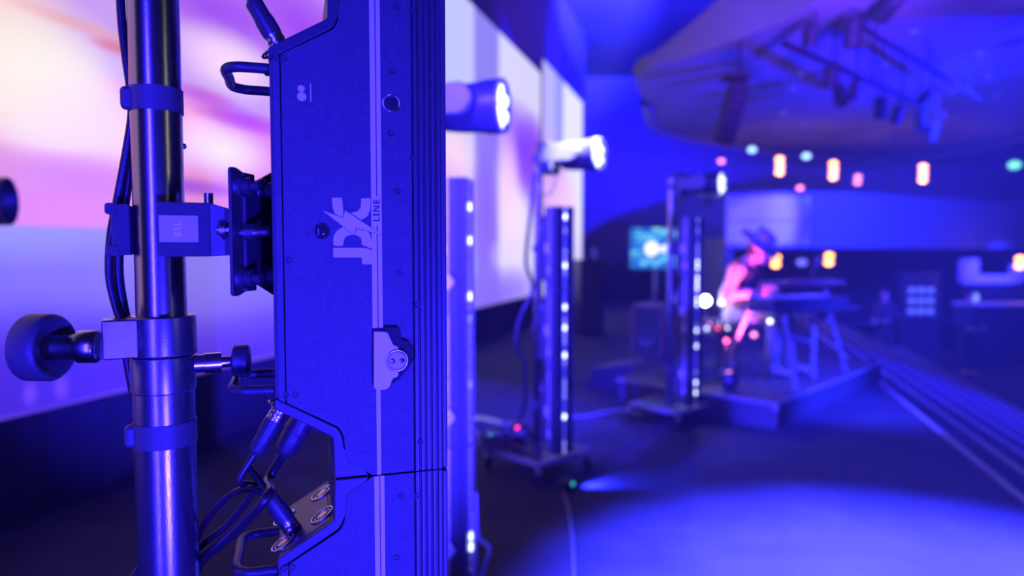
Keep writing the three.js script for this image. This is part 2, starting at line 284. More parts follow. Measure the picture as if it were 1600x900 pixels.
// ---------------------------------------------------------------- the line fixture (one half-metre unit), from the near stand
const U = V(0.953, 0, -0.302).normalize(), FN = V(-U.z, 0, U.x), FTURN = Math.atan2(-U.z, U.x);
const FO = at(595, 360, 0.693); FO.y = 1.42;               // print line of the near unit, at mid height
const UH = 0.5, TH = 0.132, FLOOR_GAP = 0.17;
const L = (px, py, z = 0) => { const p = onPlane(px, py, FO.clone().addScaledVector(FN, z), FN).sub(FO); return [p.dot(U), p.y]; };
const font = await new FontLoader().loadAsync('fonts/droid/droid_sans_bold.typeface.json');
const aFront = L(691, 450)[0], aFin = L(646, 450)[0], aRear = L(432, 450)[0], aSeam = L(444, 450)[0];
function makeUnit() {
  const g = new THREE.Group(), Y = UH / 2;
  const lp = (px, py, z) => { const [a, b] = L(px, py, z); return [a, b]; };
  const half = [lp(577, 740), lp(541, 722), lp(537, 678), lp(530, 668)].map(([a, b]) => [a, b]);
  const rearLow = lp(441, 624)[1];
  const outer = { joint: lp(523, 752)[0], kneeB: lp(522, 684)[1], corner: lp(429, 640) };
  const jb = -UH / 2 + 0.0008;
  // side plates: rear strip and big panel, both with the cut-away ends
  const gap = 0.0012;
  const slope = (half[3][1] - rearLow) / (half[3][0] - aRear);
  const seamLow = rearLow + slope * (aSeam - aRear);
  const low = [[aSeam + 0.0004, seamLow], [half[3][0], half[3][1], 0.008], [half[2][0], half[2][1] - 0.002, 0.006], [half[1][0], half[1][1], 0.004], [half[0][0], half[0][1], 0.002], [half[0][0] + 0.003, jb]];
  const up = low.map(([a, b, r]) => [a, -b, r]).reverse();
  const panelPts = [...low, [aFin - 0.0006, jb], [aFin - 0.0006, -jb], ...up];
  for (const [z0, z1, nm] of [[-0.003, 0, 'side_panel'], [-TH, -TH + 0.003, 'side_panel']]) {
    const geo = prism(rounded(panelPts, 0.0012), z0, z1, 0.0005);
    part(nm, geo, m.coat, g);
    part('rear_strip', prism(rounded([[aRear, rearLow], [aSeam - 0.0006, seamLow], [aSeam - 0.0006, -seamLow], [aRear, -rearLow]], 0.0012), z0, z1, 0.0007), m.coat, g);
  }
  // end housings: the frame that runs round each cut-away
  const bz = (sgn) => {
    const o = [[aRear + 0.001, rearLow + gap * -1], ...low.slice(1, 5).map(([a, b, r]) => [a - gap * 0.6, b - gap, r]), [half[0][0] - gap, jb], [outer.joint, jb, 0.0015], [outer.joint - 0.001, outer.kneeB, 0.003], [outer.corner[0], outer.corner[1], 0.003], [outer.corner[0], rearLow + 0.001, 0.001]];
    const pts = sgn > 0 ? o.map(([a, b, r]) => [a, -b, r]).reverse() : o;
    return prism(rounded(pts, 0.001), -TH + 0.001, -0.001, 0.0012);
  };
  part('end_frame', bz(-1), m.bezel, g); part('end_frame', bz(1), m.bezel, g);
  // inner case
  const core = [[aRear + 0.0015, rearLow + 0.004], [half[3][0], half[3][1] + 0.004], [half[2][0] + 0.003, half[2][1]], [half[1][0] + 0.004, half[1][1] + 0.003], [half[0][0] + 0.004, jb + 0.004], [aFin + 0.002, jb + 0.004]];
  part('case', prism(poly([...core, ...core.map(([a, b]) => [a, -b]).reverse()]), -TH + 0.004, -0.004), m.dark, g);
  // rear plate with bright rolled edge
  part('rear_plate', rbox(0.004, (-rearLow) * 2 - 0.002, TH - 0.002, 0.0015, aRear - 0.001, 0, -TH / 2), m.coat, g);
  // ribbed heat sink and front frame
  const sec = new THREE.Shape(), zr = 0.0022, n = 5, w = (aFront - aFin) / n;
  const ribs = []; for (let i = 0; i < n; i++) { const x = aFin + i * w; ribs.push([x + w * 0.04, -zr], [x + w * 0.26, 0], [x + w * 0.74, 0], [x + w * 0.96, -zr]); }
  const secPts = [...ribs.map(([x, z]) => [x, z]), ...ribs.slice().reverse().map(([x, z]) => [x, -TH - z])];
  sec.setFromPoints(secPts.map(([a, b]) => new THREE.Vector2(a, b)));
  part('heat_sink', new THREE.ExtrudeGeometry(sec, { depth: UH - 0.0016, bevelEnabled: false }).rotateX(Math.PI / 2).translate(0, UH / 2 - 0.0008, 0), m.fin, g);
  part('front_frame', [rbox(0.006, UH - 0.002, 0.006, 0.002, aFront + 0.002, 0, -0.003), rbox(0.006, UH - 0.002, 0.006, 0.002, aFront + 0.002, 0, -TH + 0.003), box(0.006, 0.006, TH - 0.01, aFront + 0.002, UH / 2 - 0.004, -TH / 2), box(0.006, 0.006, TH - 0.01, aFront + 0.002, -UH / 2 + 0.004, -TH / 2)], m.fin, g);
  // the light face: six plates each side of a tube of small cells
  for (let i = 0; i < 6; i++) for (const s of [-1, 1]) part('led_plate', box(0.002, UH / 6 - 0.004, 0.044, aFront, -UH / 2 + UH / 12 + i * UH / 6, -TH / 2 + s * 0.036), m.lens, g);
  const tubeM = part('flash_tube', box(0.006, UH - 0.016, 0.02, aFront, 0, -TH / 2), m.grey, g);
  for (let i = 0; i < 12; i++) { part('led_cell', rbox(0.005, UH / 12 - 0.012, 0.014, 0.002, aFront + 0.004, -UH / 2 + UH / 24 + i * UH / 12, -TH / 2, 1), m.ledDim, tubeM); }
  // print: stripes, letters, the pair of dots
  const pz = 0.00022, flat = (sh) => new THREE.ExtrudeGeometry(sh, { depth: 0.0002, bevelEnabled: false, curveSegments: 14 }).translate(0, 0, 0.00005);
  const q = (X, Y2) => L(490 + X / 6.425, 290 + Y2 / 6.43);
  const sx0 = L(580.5, 360)[0], sx1 = L(588.4, 360)[0], sx2 = L(590.2, 360)[0], sx3 = L(596.6, 360)[0];
  const rect = (a0, b0, a1, b1) => poly([[a0, b0], [a1, b0], [a1, b1], [a0, b1]]);
  const s0b = L(588, 512)[1], top = -jb;
  const yT = q(620, 130)[1], yB = q(620, 390)[1];
  const stripes = [rect(sx0, s0b, sx1, top), rect(sx2, s0b, sx3, top), rect(sx0 + 0.003, jb, sx0 + 0.0072, L(588, 606)[1])];
  part('print_stripe', stripes.map(flat), m.print, g);
  const pts = (a) => a.map(([X, Y2]) => q(X, Y2));
  const J = rounded(pts([[196, 626], [500, 626], [582, 640], [584, 790], [488, 790], [484, 722], [200, 722]]).map((p, i) => [...p, [0.0002, 0.004, 0.004, 0.0002, 0.0002, 0.0006, 0.0002][i]]), 0.0002);
  const D = rounded(pts([[196, 606], [200, 500], [250, 440], [330, 400], [470, 420], [560, 470], [582, 560], [582, 640], [520, 606], [486, 600], [480, 530], [440, 500], [380, 494], [320, 510], [300, 560], [294, 606]]), 0.003);
  const C = rounded(pts([[184, 122], [282, 122], [294, 210], [300, 325], [215, 285], [190, 220]]).map((p, i) => [...p, [0.0002, 0.0002, 0.002, 0.0002, 0.001, 0.003][i]]), 0.0002);
  const C2 = rounded(pts([[478, 128], [570, 128], [572, 230], [540, 310], [478, 345], [370, 272], [440, 262], [474, 220]]).map((p, i) => [...p, [0.0002, 0.0002, 0.003, 0.003, 0.0005, 0.0005, 0.003, 0.003][i]]), 0.0002);
  part('print_letters', [J, D, C, C2].map(flat), m.print, g);
  const bolt = pts([[92, 252], [302, 328], [314, 250], [690, 497], [424, 424], [412, 500]]);
  const boltM = part('print_bolt', flat(poly(bolt)).translate(0, 0, 0.0003), m.print, g);
  part('print_outline', new THREE.ExtrudeGeometry(poly(bolt), { depth: 0.0002, bevelEnabled: true, bevelThickness: 0.00002, bevelSize: 0.0008, bevelSegments: 1 }).translate(0, 0, 0.00015), m.coatPlain, boltM);
  // LINE, read upwards, in dark letters on the stripes
  const hgt = sx3 - sx0, tg = new TextGeometry('LINE', { font, size: hgt * 0.62, depth: 0.0002, curveSegments: 6 }); tg.computeBoundingBox();
  const tb = tg.boundingBox, [la, lb] = q(600, 368), [, lt] = q(600, 148);
  tg.scale((lt - lb) / (tb.max.x - tb.min.x), 1, 1).rotateZ(Math.PI / 2);
  tg.translate(q(662, 300)[0], lb, 0.0004);
  part('print_line', tg, m.coatPlain, g);
  part('print_gap', flat(rect(sx1, L(588, 352)[1], sx2, L(588, 307)[1])), m.print, g);
  const dot = (px, py, r) => new THREE.CylinderGeometry(r, r, 0.0003, 20).rotateX(Math.PI / 2).translate(...L(px, py), pz / 2);
  part('print_mark', [dot(470.5, 138.5, 0.0033), dot(471.5, 151, 0.0043), box(0.0009, 0.017, 0.0003, ...L(485.5, 145), pz / 2)], m.print, g);
  // screws
  const screwAt = (a, b, r = 0.0034) => { const s = part('screw', lathe([[0, -0.0008], [r * 0.45, -0.0008], [r * 0.5, 0.0006], [r * 0.9, 0.0009], [r, 0.0001], [r, -0.002]], 16).rotateX(Math.PI / 2).translate(a, b, 0.0004), m.coatPlain, g); return s; };
  for (const [px, py] of [[430, 90], [443, 91], [447, 618], [462, 617], [452, 407], [613, 112], [611, 209], [621, 299], [624, 426], [620, 10], [645, 15], [652, 477], [645, 248], [657, 691]]) screwAt(...L(px, py));
  // round socket
  {
    const [a, b] = L(503, 361);
    part('round_socket', [new THREE.TorusGeometry(0.0072, 0.0008, 8, 28).translate(a, b, 0.0003), new THREE.SphereGeometry(0.0062, 20, 12).scale(1, 1, 0.35).translate(a, b, 0)], m.lens, g);
  }
  {
    const [a, b] = L(611.5, 161);
    const o = part('lock_hole', lathe([[0.0085, -0.0015], [0.0092, 0.0004], [0.0078, 0.0008], [0.0066, -0.002], [0.0066, -0.0045]], 28).rotateX(Math.PI / 2).translate(a, b, 0.0005), m.chrome, g);
    part('bore', new THREE.CylinderGeometry(0.0066, 0.0066, 0.001, 24).rotateX(Math.PI / 2).translate(a, b, -0.0001), m.dark, o);
  }
  // quick lock at the lower third: cast plate, black shoe, turn pin with two bores
  {
    const k = (X, Y2) => L(560 + X / 7.5, 500 + Y2 / 7.5);
    const o = part('lock_plate', prism(rounded([[172, 125, 0.002], [330, 128, 0.003], [395, 280, 0.002], [455, 300, 0.003], [470, 400, 0.002], [460, 560, 0.002], [455, 650, 0.003], [390, 672, 0.002], [345, 795, 0.004], [205, 812, 0.003], [172, 770, 0.002]].map(([X, Y2, r]) => [...k(X, Y2), r]), 0.002), 0.0052, 0.008, 0.0008), m.zincPlate, g);
    part('lock_shoe', prism(rounded([[300, 70], [460, 68], [500, 215], [580, 235], [640, 330], [650, 420], [600, 520], [460, 690], [400, 735], [372, 730], [300, 600]].map(([X, Y2]) => k(X, Y2)), 0.002), 0, 0.0052, 0.0012), m.dark, o);
    const [a, b] = k(440, 460), r1 = 0.0125;
    part('lock_ring', new THREE.TorusGeometry(0.0105, 0.0013, 10, 36).translate(a, b, 0.0085), m.steel, o);
    part('lock_pin', lathe([[0, 0.0022], [0.0082, 0.0022], [0.009, 0.0014], [0.009, -0.004]], 32).rotateX(Math.PI / 2).translate(a, b, 0.008), m.zincPlate, o);
    for (const s of [-1, 1]) { part('pin_bore', new THREE.CylinderGeometry(0.0026, 0.0026, 0.0008, 18).rotateX(Math.PI / 2).translate(a + s * 0.0048, b, 0.0102), m.dark, o); part('pin_ball', new THREE.SphereGeometry(0.0019, 14, 10).translate(a + s * 0.0048 - 0.0005, b, 0.0104), m.chrome, o); }
  }
  // bow handles on the rear
  for (const [py, s] of [[108, 1], [612, -1]]) {
    const b = 0.158 * s, a0 = aRear - 0.001, z0 = -0.016, z1 = -TH + 0.016, d = 0.043;
    const h = part('handle', tube([V(a0, b, z0), V(a0 - 0.014, b, z0), V(a0 - d + 0.01, b, z0 - 0.002), V(a0 - d, b, z0 - 0.016), V(a0 - d, b, -TH / 2), V(a0 - d, b, z1 + 0.016), V(a0 - d + 0.01, b, z1 + 0.002), V(a0 - 0.014, b, z1), V(a0, b, z1)], 0.0052, 70, 12), m.coatPlain, g);
    part('handle_foot', [rbox(0.003, 0.02, 0.016, 0.001, a0, b, z0), rbox(0.003, 0.02, 0.016, 0.001, a0, b, z1)], m.coatPlain, h);
  }
  // connector plates on the slanting end faces
  for (const s of [-1, 1]) {
    const A = V(outer.corner[0], outer.corner[1] * (s > 0 ? -1 : 1), 0), B = V(outer.joint, outer.kneeB * (s > 0 ? -1 : 1), 0);
    const dir = B.clone().sub(A).normalize(), nor = s < 0 ? V(dir.y, -dir.x, 0) : V(-dir.y, dir.x, 0), mid = A.clone().add(B).multiplyScalar(0.5);
    const len = A.distanceTo(B), X = dir, Z = nor, Y2 = Z.clone().cross(X);
    const f = new THREE.Matrix4().makeBasis(X, Y2, Z).setPosition(mid.x, mid.y, -TH / 2);
    const pl = part('connector_plate', rbox(len - 0.01, TH - 0.02, 0.0016, 0.0006, 0, 0, 0.0002).applyMatrix4(f), m.coatPlain, g);
    for (const [x, y, r] of [[-0.026, -0.036, 0.0125], [0.022, 0.034, 0.0125], [-0.026, 0.034, 0.0125], [0.02, -0.032, 0.0125]]) {
      part('socket', [new THREE.TorusGeometry(r, 0.0014, 8, 30).translate(x, y, 0.0014), new THREE.TorusGeometry(r * 0.72, 0.0008, 8, 26).translate(x, y, 0.0012), new THREE.TorusGeometry(r * 0.42, 0.0008, 8, 24).translate(x, y, 0.0012)].map((e) => e.applyMatrix4(f)), m.steel, pl);
      part('socket_core', new THREE.CylinderGeometry(r * 0.36, r * 0.36, 0.002, 18).rotateX(Math.PI / 2).translate(x, y, 0.0012).applyMatrix4(f), m.gold, pl);
    }
    g.userData[s < 0 ? 'low' : 'high'] = f;
  }
  g.children.forEach((c) => c.position.y += UH / 2);        // origin at the foot of the unit
  return g;
}
const unit0 = makeUnit();
const unitLow = unit0.userData.low, unitHigh = unit0.userData.high; unit0.userData = {};
const POLE_A = -0.213, CENTRE_Z = -TH / 2;
function unitAt(base, u, n, label, group) {   // base: pole foot; u: the way the light faces
  const turn = Math.atan2(-u.z, u.x), fn = V(-u.z, 0, u.x);
  const o = n === 'first' ? unit0 : unit0.clone();
  o.name = numbered('led_batten'); o.userData = { label, category: 'stage light', ...(group ? { group } : {}) };
  o.rotation.y = turn; scene.add(o);
  o.position.copy(base).addScaledVector(u, -POLE_A).addScaledVector(fn, -CENTRE_Z);
  return o;
}
// ---------------------------------------------------------------- the near stand
const P0 = FO.clone().addScaledVector(U, POLE_A).addScaledVector(FN, CENTRE_Z); P0.y = 0;
const unitY = (k) => FO.y - UH / 2 - UH * k;
for (let k = 0; k < 3; k++) {
  const o = unitAt(V(P0.x, unitY(k), P0.z), U, k ? 'copy' : 'first', ['black slim batten light with grey lightning print on the nearest stand', 'lower black batten light with cable plugged in its slanting top, nearest stand', 'lowest black batten light near the floor on the nearest stand'][k]);
}
const PD = -P0.z;                                           // how far ahead the pole stands
const yAt = (py) => at(250, py, PD).y;
{
  const t = thing('lighting_stand', 'tall black telescopic light stand with round clamping knobs and taped cables', 'stand', [P0.x, 0, P0.z], 0);
  const jT = yAt(492), jM = yAt(555), jB = yAt(610);
  const rU = 0.0237, rL = 0.0288;
  part('upper_tube', cyl(rU, rU, 2.6 - jB, 0, (2.6 + jB) / 2, 0, 64), m.poleDark, t);
  part('lower_tube', cyl(rL, rL, jB - 0.1, 0, (jB + 0.1) / 2, 0, 64), m.poleLow, t);
  const col = part('collar', [lathe([[rU, jM + 0.001], [rL + 0.0022, jM + 0.001], [rL + 0.0032, jM + 0.003], [rL + 0.0032, jT - 0.002], [rL + 0.002, jT], [rU, jT]], 64)], m.poleLow, t);
  const low = part('lower_collar', lathe([[rL - 0.002, jB], [rL + 0.0006, jB], [rL + 0.0016, jB + 0.0015], [rL + 0.0016, jM - 0.001], [rL, jM]], 64), m.poleLow, t);
  // clamp block to the left with the large knob, small locking knob to the right: across the line of sight
  const X = V(0.889, 0, -0.459).applyAxisAngle(UPV, R(0)), xr = V(Math.cos(R(27)), 0, -Math.sin(R(27)) * -1);
  const vdir = V(P0.x, 0, P0.z).normalize(), right = V(-vdir.z, 0, vdir.x);
  const turnR = Math.atan2(-right.z, right.x), rt = (g) => g.rotateY(turnR);
  const yK = (jT + jM) / 2;
  part('clamp_block', rt(rbox(0.036, jT - jM - 0.003, 0.03, 0.002, -0.034, yK, 0.008)), m.poleLow, col);
  const kx = -0.1, yk = yAt(531);
  part('knob', rt(lathe([[0, -0.014], [0.026, -0.014], [0.0315, -0.011], [0.0315, 0.009], [0.029, 0.0125], [0.026, 0.014], [0.022, 0.008], [0.012, 0.006], [0.012, 0]], 40).rotateZ(-Math.PI / 2).rotateY(R(-32)).translate(kx, yk, 0.01)), m.rubber, t);
  part('knob_stem', rt(lathe([[0, 0.05], [0.012, 0.05], [0.0155, 0.047], [0.0155, 0.032], [0.012, 0.03], [0.012, 0]], 28).rotateZ(-Math.PI / 2).rotateY(R(-20)).translate(kx, yk, 0.01)), m.poleDark, t);
  const ys = yAt(571);
  const bolt = part('locking_bolt', [rt(cyl(0.0095, 0.0095, 0.012, 0, 0, 0, 20).rotateZ(Math.PI / 2).translate(0.034, ys, 0.004)), rt(cyl(0.0115, 0.0115, 0.016, 0, 0, 0, 6).rotateX(0).rotateZ(Math.PI / 2).translate(0.046, ys, 0.004)), rt(cyl(0.006, 0.006, 0.03, 0, 0, 0, 16).rotateZ(Math.PI / 2).translate(0.062, ys, 0.004))], m.steel, t);
  part('small_knob', rt(lathe([[0, -0.008], [0.0155, -0.008], [0.0172, -0.006], [0.0172, 0.006], [0.0155, 0.008], [0.004, 0.0095], [0, 0.0095]], 32).rotateZ(-Math.PI / 2).rotateY(R(-14)).translate(0.074, ys, 0.004)), m.coatPlain, t);
  part('base_plate', [rbox(0.5, 0.04, 0.5, 0.01, 0, 0.09, 0), ...[[-1, -1], [1, -1], [1, 1], [-1, 1]].map(([a, b]) => cyl(0.035, 0.035, 0.05, a * 0.21, 0.035, b * 0.21).scale(1, 1, 1))], m.coatPlain, t);
  // tape bands round pole and cables
  for (const [p0, p1, r] of [[140, 177, rU], [656, 692, rL]]) part('tape_band', [cyl(r + 0.0012, r + 0.0012, yAt(p0) - yAt(p1), 0, (yAt(p0) + yAt(p1)) / 2, 0, 48), rt(rbox(0.017, yAt(p0) - yAt(p1) - 0.001, 0.014, 0.005, -r + 0.001, (yAt(p0) + yAt(p1)) / 2, 0.004))], m.tape, t);
  // spring button
  part('spring_button', rt(new THREE.SphereGeometry(0.003, 14, 10).translate(rU, yAt(226), 0)), m.steel, t);
}
// cables taped to the pole
{
  const run = (pts, z) => pts.map(([px, py]) => at(px, py, PD + z));
  const c = (label, pts, z, r) => tag(part(numbered('power_cable'), tube(run(pts, z), r, 140, 10), m.cable, scene), label, 'cable');
  c('outer black cable running down the bowed side of the nearest pole', [[186, -60], [190, 30], [197, 90], [204, 140], [206, 180], [197, 240], [184, 310], [173, 370], [171, 430], [181, 478], [190, 505], [198, 560], [209, 620], [217, 668], [213, 720], [220, 752], [231, 790], [236, 840], [228, 872], [206, 906], [180, 950]], -0.002, 0.0042);
  c('inner black cable pressed against the nearest pole', [[204, -60], [206, 40], [210, 100], [210, 150], [209, 190], [205, 240], [196, 310], [187, 380], [186, 430], [193, 478], [199, 505], [209, 560], [217, 610], [222, 668], [219, 710], [222, 745], [238, 800], [244, 900], [244, 1000]], 0.006, 0.0046);
}
// pipe clamp and bracket holding the batten to the pole
{
  const yc = at(280, 360, PD).y, vdir = V(P0.x, 0, P0.z).normalize(), right = V(-vdir.z, 0, vdir.x), turnR = Math.atan2(-right.z, right.x);
  const t = thing('pipe_clamp', 'square cast pipe clamp with lettered sticker on the nearest pole', 'clamp', [P0.x, yc, P0.z], turnR - R(4));
  const hh = 0.0262;
  part('jaw', [rbox(0.046, hh * 2, 0.02, 0.0016, 0.024, 0, 0.0335), rbox(0.02, hh * 2, 0.03, 0.002, 0.037, 0, 0.012)], m.clampCast, t);
  part('side_block', prism(poly([[0.047, -hh], [0.078, -hh + 0.002], [0.078, hh - 0.009], [0.047, hh]]), -0.012, 0.0425, 0.001), m.clampCast, t);
  part('rear_jaw', [rbox(0.016, hh * 1.9, 0.03, 0.002, -0.033, 0, 0), rbox(0.012, 0.011, 0.034, 0.003, -0.04, hh - 0.006, 0), rbox(0.012, 0.011, 0.034, 0.003, -0.04, -hh + 0.006, 0), cyl(0.033, 0.033, hh * 1.8, 0, 0, 0, 40).scale(1, 1, 0.6).translate(0, 0, -0.016)], m.clampCast, t);
  const st = part('sticker', box(0.034, 0.0255, 0.0003, 0.0195, 0.0005, 0.0437), m.sticker, t);
  const tg = new TextGeometry('BTL', { font, size: 0.0064, depth: 0.0002, curveSegments: 5 }); tg.computeBoundingBox(); tg.translate(-tg.boundingBox.max.x / 2, 0, 0).rotateZ(Math.PI / 2).translate(0.0215, 0, 0.0439);
  part('lettering', tg, m.lettering, st);
  part('hinge_pin', cyl(0.0045, 0.0045, 0.064, 0.046, 0.006, 0.012, 20), m.steel, t);
  part('bolt', [cyl(0.0095, 0.0095, 0.0015, 0, 0, 0, 24), cyl(0.0075, 0.0075, 0.003, 0, 0.002, 0, 24), cyl(0.0055, 0.0055, 0.004, 0, 0.005, 0, 6), cyl(0.0036, 0.0036, 0.05, 0, 0.02, 0, 16)].map((g) => g.rotateZ(-Math.PI / 2).translate(0.0628, 0, 0.0)).map((g) => g.rotateY(R(-20)).translate(0, 0, 0.022)), m.steel, t);
}
{
  // bracket plate between clamp and batten, notched at head and foot, studs bolted through
  const t = thing('mounting_bracket', 'black notched bracket plate bolted between pipe clamp and batten', 'bracket', at(360, 362, 0.655), R(-6));
  const w = 0.047, hb = 0.0615;
  const notch = [[-w, -hb], [-w + 0.01, -hb - 0.001], [0.004, -hb + 0.009], [w - 0.004, -hb - 0.005], [w, -hb - 0.005], [w, hb + 0.005], [w - 0.004, hb + 0.005], [0.004, hb - 0.009], [-w + 0.01, hb + 0.001], [-w, hb]];
  part('plate', prism(rounded(notch, 0.004), -0.0016, 0.0016, 0.0006).rotateY(Math.PI / 2).translate(0, 0, -w), m.bezel, t);
  part('flange', rbox(0.004, hb * 1.9, 0.02, 0.001, 0.0035, 0, -0.03), m.bezel, t);
  for (const sy of [-1, 1]) for (const z of [-0.017, -0.066]) { const f = part('stud', [cyl(0.0105, 0.0105, 0.004, 0, 0.0045, 0, 28), cyl(0.0085, 0.0085, 0.008, 0, 0.01, 0, 24), cyl(0.005, 0.005, 0.016, 0, 0.014, 0, 18)].map((g) => g.rotateZ(-Math.PI / 2).translate(0, sy * 0.045, z)), m.coatPlain, t); part('washer', cyl(0.0125, 0.0125, 0.0012, 0, 0, 0, 28).rotateZ(-Math.PI / 2).translate(0.0022, sy * 0.045, z), m.steel, f); }
  part('hex_nut', [cyl(0.0095, 0.0095, 0.01, 0, 0, 0, 6).rotateZ(-Math.PI / 2).translate(0.0115, 0, -0.02), cyl(0.0042, 0.0042, 0.014, 0, 0, 0, 18).rotateZ(-Math.PI / 2).translate(0.022, 0, -0.02)], m.steel, t);
  part('long_bolt', cyl(0.0045, 0.0045, 0.07, 0, 0, 0, 18).rotateZ(-Math.PI / 2).translate(-0.01, 0, -0.02), m.steel, t);
}
// plugs and their cables at the joint of the two near units
function frameOf(f, k) { return new THREE.Matrix4().makeRotationY(FTURN).setPosition(V(P0.x, unitY(k) + UH / 2, P0.z).addScaledVector(U, -POLE_A).addScaledVector(FN, -CENTRE_Z)).multiply(f); }
function plug(name, label, f, x, y, prof, band, path, r, bandMat) {
  const t = thing(name, label, 'cable', [0, 0, 0]);
  const Mx = f.clone().multiply(new THREE.Matrix4().makeTranslation(x, y, 0.001));
  const stand = (g) => g.rotateX(Math.PI / 2).applyMatrix4(Mx);
  part('connector_shell', stand(lathe(prof, 32)), m.coatPlain, t);
  if (band) part('metal_sleeve', stand(lathe(band, 32)), bandMat ?? m.steel, t);
  const end = prof[prof.length - 1][1], p0 = V(0, 0, end - 0.006).applyMatrix4(Mx), p1 = V(0, 0, end + 0.03).applyMatrix4(Mx);
  part('cord', tube([p0, p1, ...path], r, 90, 12), m.cable, t);
  return t;
}
{
  const fl = frameOf(unitLow, 0), fh = frameOf(unitHigh, 1), ft = frameOf(unitHigh, 0);
  const xlr = [[0.0094, 0.016], [0.0098, 0.02], [0.0098, 0.03], [0.0088, 0.036], [0.0088, 0.05], [0.0055, 0.054], [0.0045, 0.056]];
  const sleeve = [[0, 0], [0.0092, 0], [0.0092, 0.006], [0.0086, 0.007], [0.0086, 0.008], [0.0092, 0.009], [0.0092, 0.012], [0.0086, 0.013], [0.0092, 0.0145], [0.0094, 0.018]];
  const con = [[0, 0], [0.0125, 0], [0.0132, 0.004], [0.0132, 0.02], [0.0142, 0.022], [0.0142, 0.026], [0.013, 0.028], [0.0132, 0.034], [0.012, 0.048], [0.0085, 0.054], [0.0055, 0.056]];
  plug('data_cable', 'thin data cable with slim metal plug hanging from the slanting batten end', fl, -0.024, 0.028, xlr, sleeve, [at(398, 762, 0.7), at(360, 815, 0.71), at(318, 850, 0.72), at(300, 872, 0.74), at(290, 920, 0.75)], 0.0034);
  plug('mains_cable', 'thick mains cable with bulky black plug hanging from the slanting batten end', fl, 0.006, -0.012, con, null, [at(420, 772, 0.655), at(380, 818, 0.66), at(345, 850, 0.68), at(312, 880, 0.72), at(296, 930, 0.75)], 0.0052);
  plug('data_cable', 'data cable arching over and plugged down into the lower batten', fh, -0.014, -0.022, xlr, sleeve, [at(418, 772, 0.68), at(392, 763, 0.685), at(362, 772, 0.69), at(335, 798, 0.70), at(312, 832, 0.72), at(296, 880, 0.74)], 0.0034);
  plug('data_cable', 'cable with ribbed silver plug entering the slanting head of the batten', ft, -0.018, -0.03, xlr, sleeve, [at(405, -40, 0.70), at(396, -90, 0.70)], 0.0036);
}

// ---------------------------------------------------------------- stands further back
function moverHead(pos, dir, label, k, lit = m.ledWhite) {   // sideways moving lamp: socket box, fork, head with seven lenses
  const t = thing('moving_light', label, 'stage light', pos, Math.atan2(-dir.z, dir.x), 'moving lights on the stands');
  part('base_box', rbox(0.1, 0.2, 0.15, 0.02, 0.075, 0, 0), m.coatPlain, t);
  part('pole_clamp', [cyl(0.034, 0.034, 0.06, 0, 0, 0), box(0.04, 0.05, 0.05, 0.025, 0, 0)], m.clampCast, t);
  for (const s of [-1, 1]) part('fork_arm', prism(rounded([[0.1, -0.035], [0.1, 0.055], [0.31, 0.07], [0.35, 0.02], [0.31, -0.045]], 0.034), -0.016, 0.016, 0.006, 3).translate(0, 0, s * 0.112), m.arm, t);
  const h = part('head', lathe([[0, 0.15], [0.05, 0.155], [0.078, 0.19], [0.086, 0.25], [0.09, 0.33], [0.096, 0.36], [0.098, 0.42], [0.092, 0.423], [0.089, 0.41], [0, 0.408]], 36).rotateZ(-Math.PI / 2), m.coatPlain, t);
  part('head_ring', new THREE.TorusGeometry(0.0945, 0.005, 10, 40).rotateY(Math.PI / 2).translate(0.42, 0, 0), m.grey, h);
  for (let i = 0; i < 7; i++) { const a = i * Math.PI / 3, r = i === 6 ? 0 : 0.056; part('lens', new THREE.SphereGeometry(0.024, 18, 12).scale(0.45, 1, 1).translate(0.41, r * Math.cos(a), r * Math.sin(a)), lit, h); }
  const s = new THREE.SpotLight(lin(0.06, 0.07, 1), k, 0, R(24), 0.8, 2); s.position.set(0.45, 0, 0); s.target.position.set(1.4, -0.25, 0); s.castShadow = true; s.shadow.radius = 3; t.add(s, s.target);
  return t;
}
function caster(t, x, z) {
  const c = part('caster', [new THREE.TorusGeometry(0.026, 0.011, 10, 22).translate(0, 0.037, 0), cyl(0.024, 0.024, 0.018, 0, 0, 0, 20).rotateX(Math.PI / 2).translate(0, 0.037, 0)].map((g) => g.rotateY(rnd() * 3).translate(x, 0, z)), m.coatPlain, t);
  part('caster_fork', [rbox(0.03, 0.018, 0.05, 0.004, x, 0.084, z), cyl(0.012, 0.012, 0.03, x, 0.1, z, 14)], m.steel, c);
}
function stand(pos, label, baseTurn, topY) {
  const t = thing('lighting_stand', label, 'stand', [pos.x, 0, pos.z], baseTurn);
  const h = 0.225;
  part('base_plate', rbox(0.43, 0.016, 0.43, 0.004, 0, 0.122, 0), m.coatPlain, t);
  for (const [a, b] of [[0, 1], [0, -1], [1, 0], [-1, 0]]) part('base_rail', rbox(a ? 0.035 : 0.5, 0.03, a ? 0.5 : 0.035, 0.006, a * h, 0.124, b * h), m.grey, t);
  for (const [a, b] of [[-1, -1], [1, -1], [1, 1], [-1, 1]]) caster(t, a * h, b * h);
  part('pole', cyl(0.026, 0.026, topY - 0.13, 0, (topY + 0.13) / 2, 0, 28), m.poleDark, t);
  part('pole_collar', cyl(0.036, 0.036, 0.07, 0, 0.9, 0), m.poleLow, t); part('knob', cyl(0.02, 0.02, 0.03, 0, 0, 0).rotateZ(Math.PI / 2).translate(0.048, 0.9, 0), m.poleLow, t); part('foot_collar', cyl(0.03, 0.03, 0.1, 0, 0.18, 0), m.poleLow, t);
  return t;
}
function relight(o, share) { o.traverse((c) => { if (c.name === 'led_cell') { const r = rnd(); c.material = r < share ? m.ledMid : r < share * 2.2 ? m.ledLow : m.ledDim; } }); }
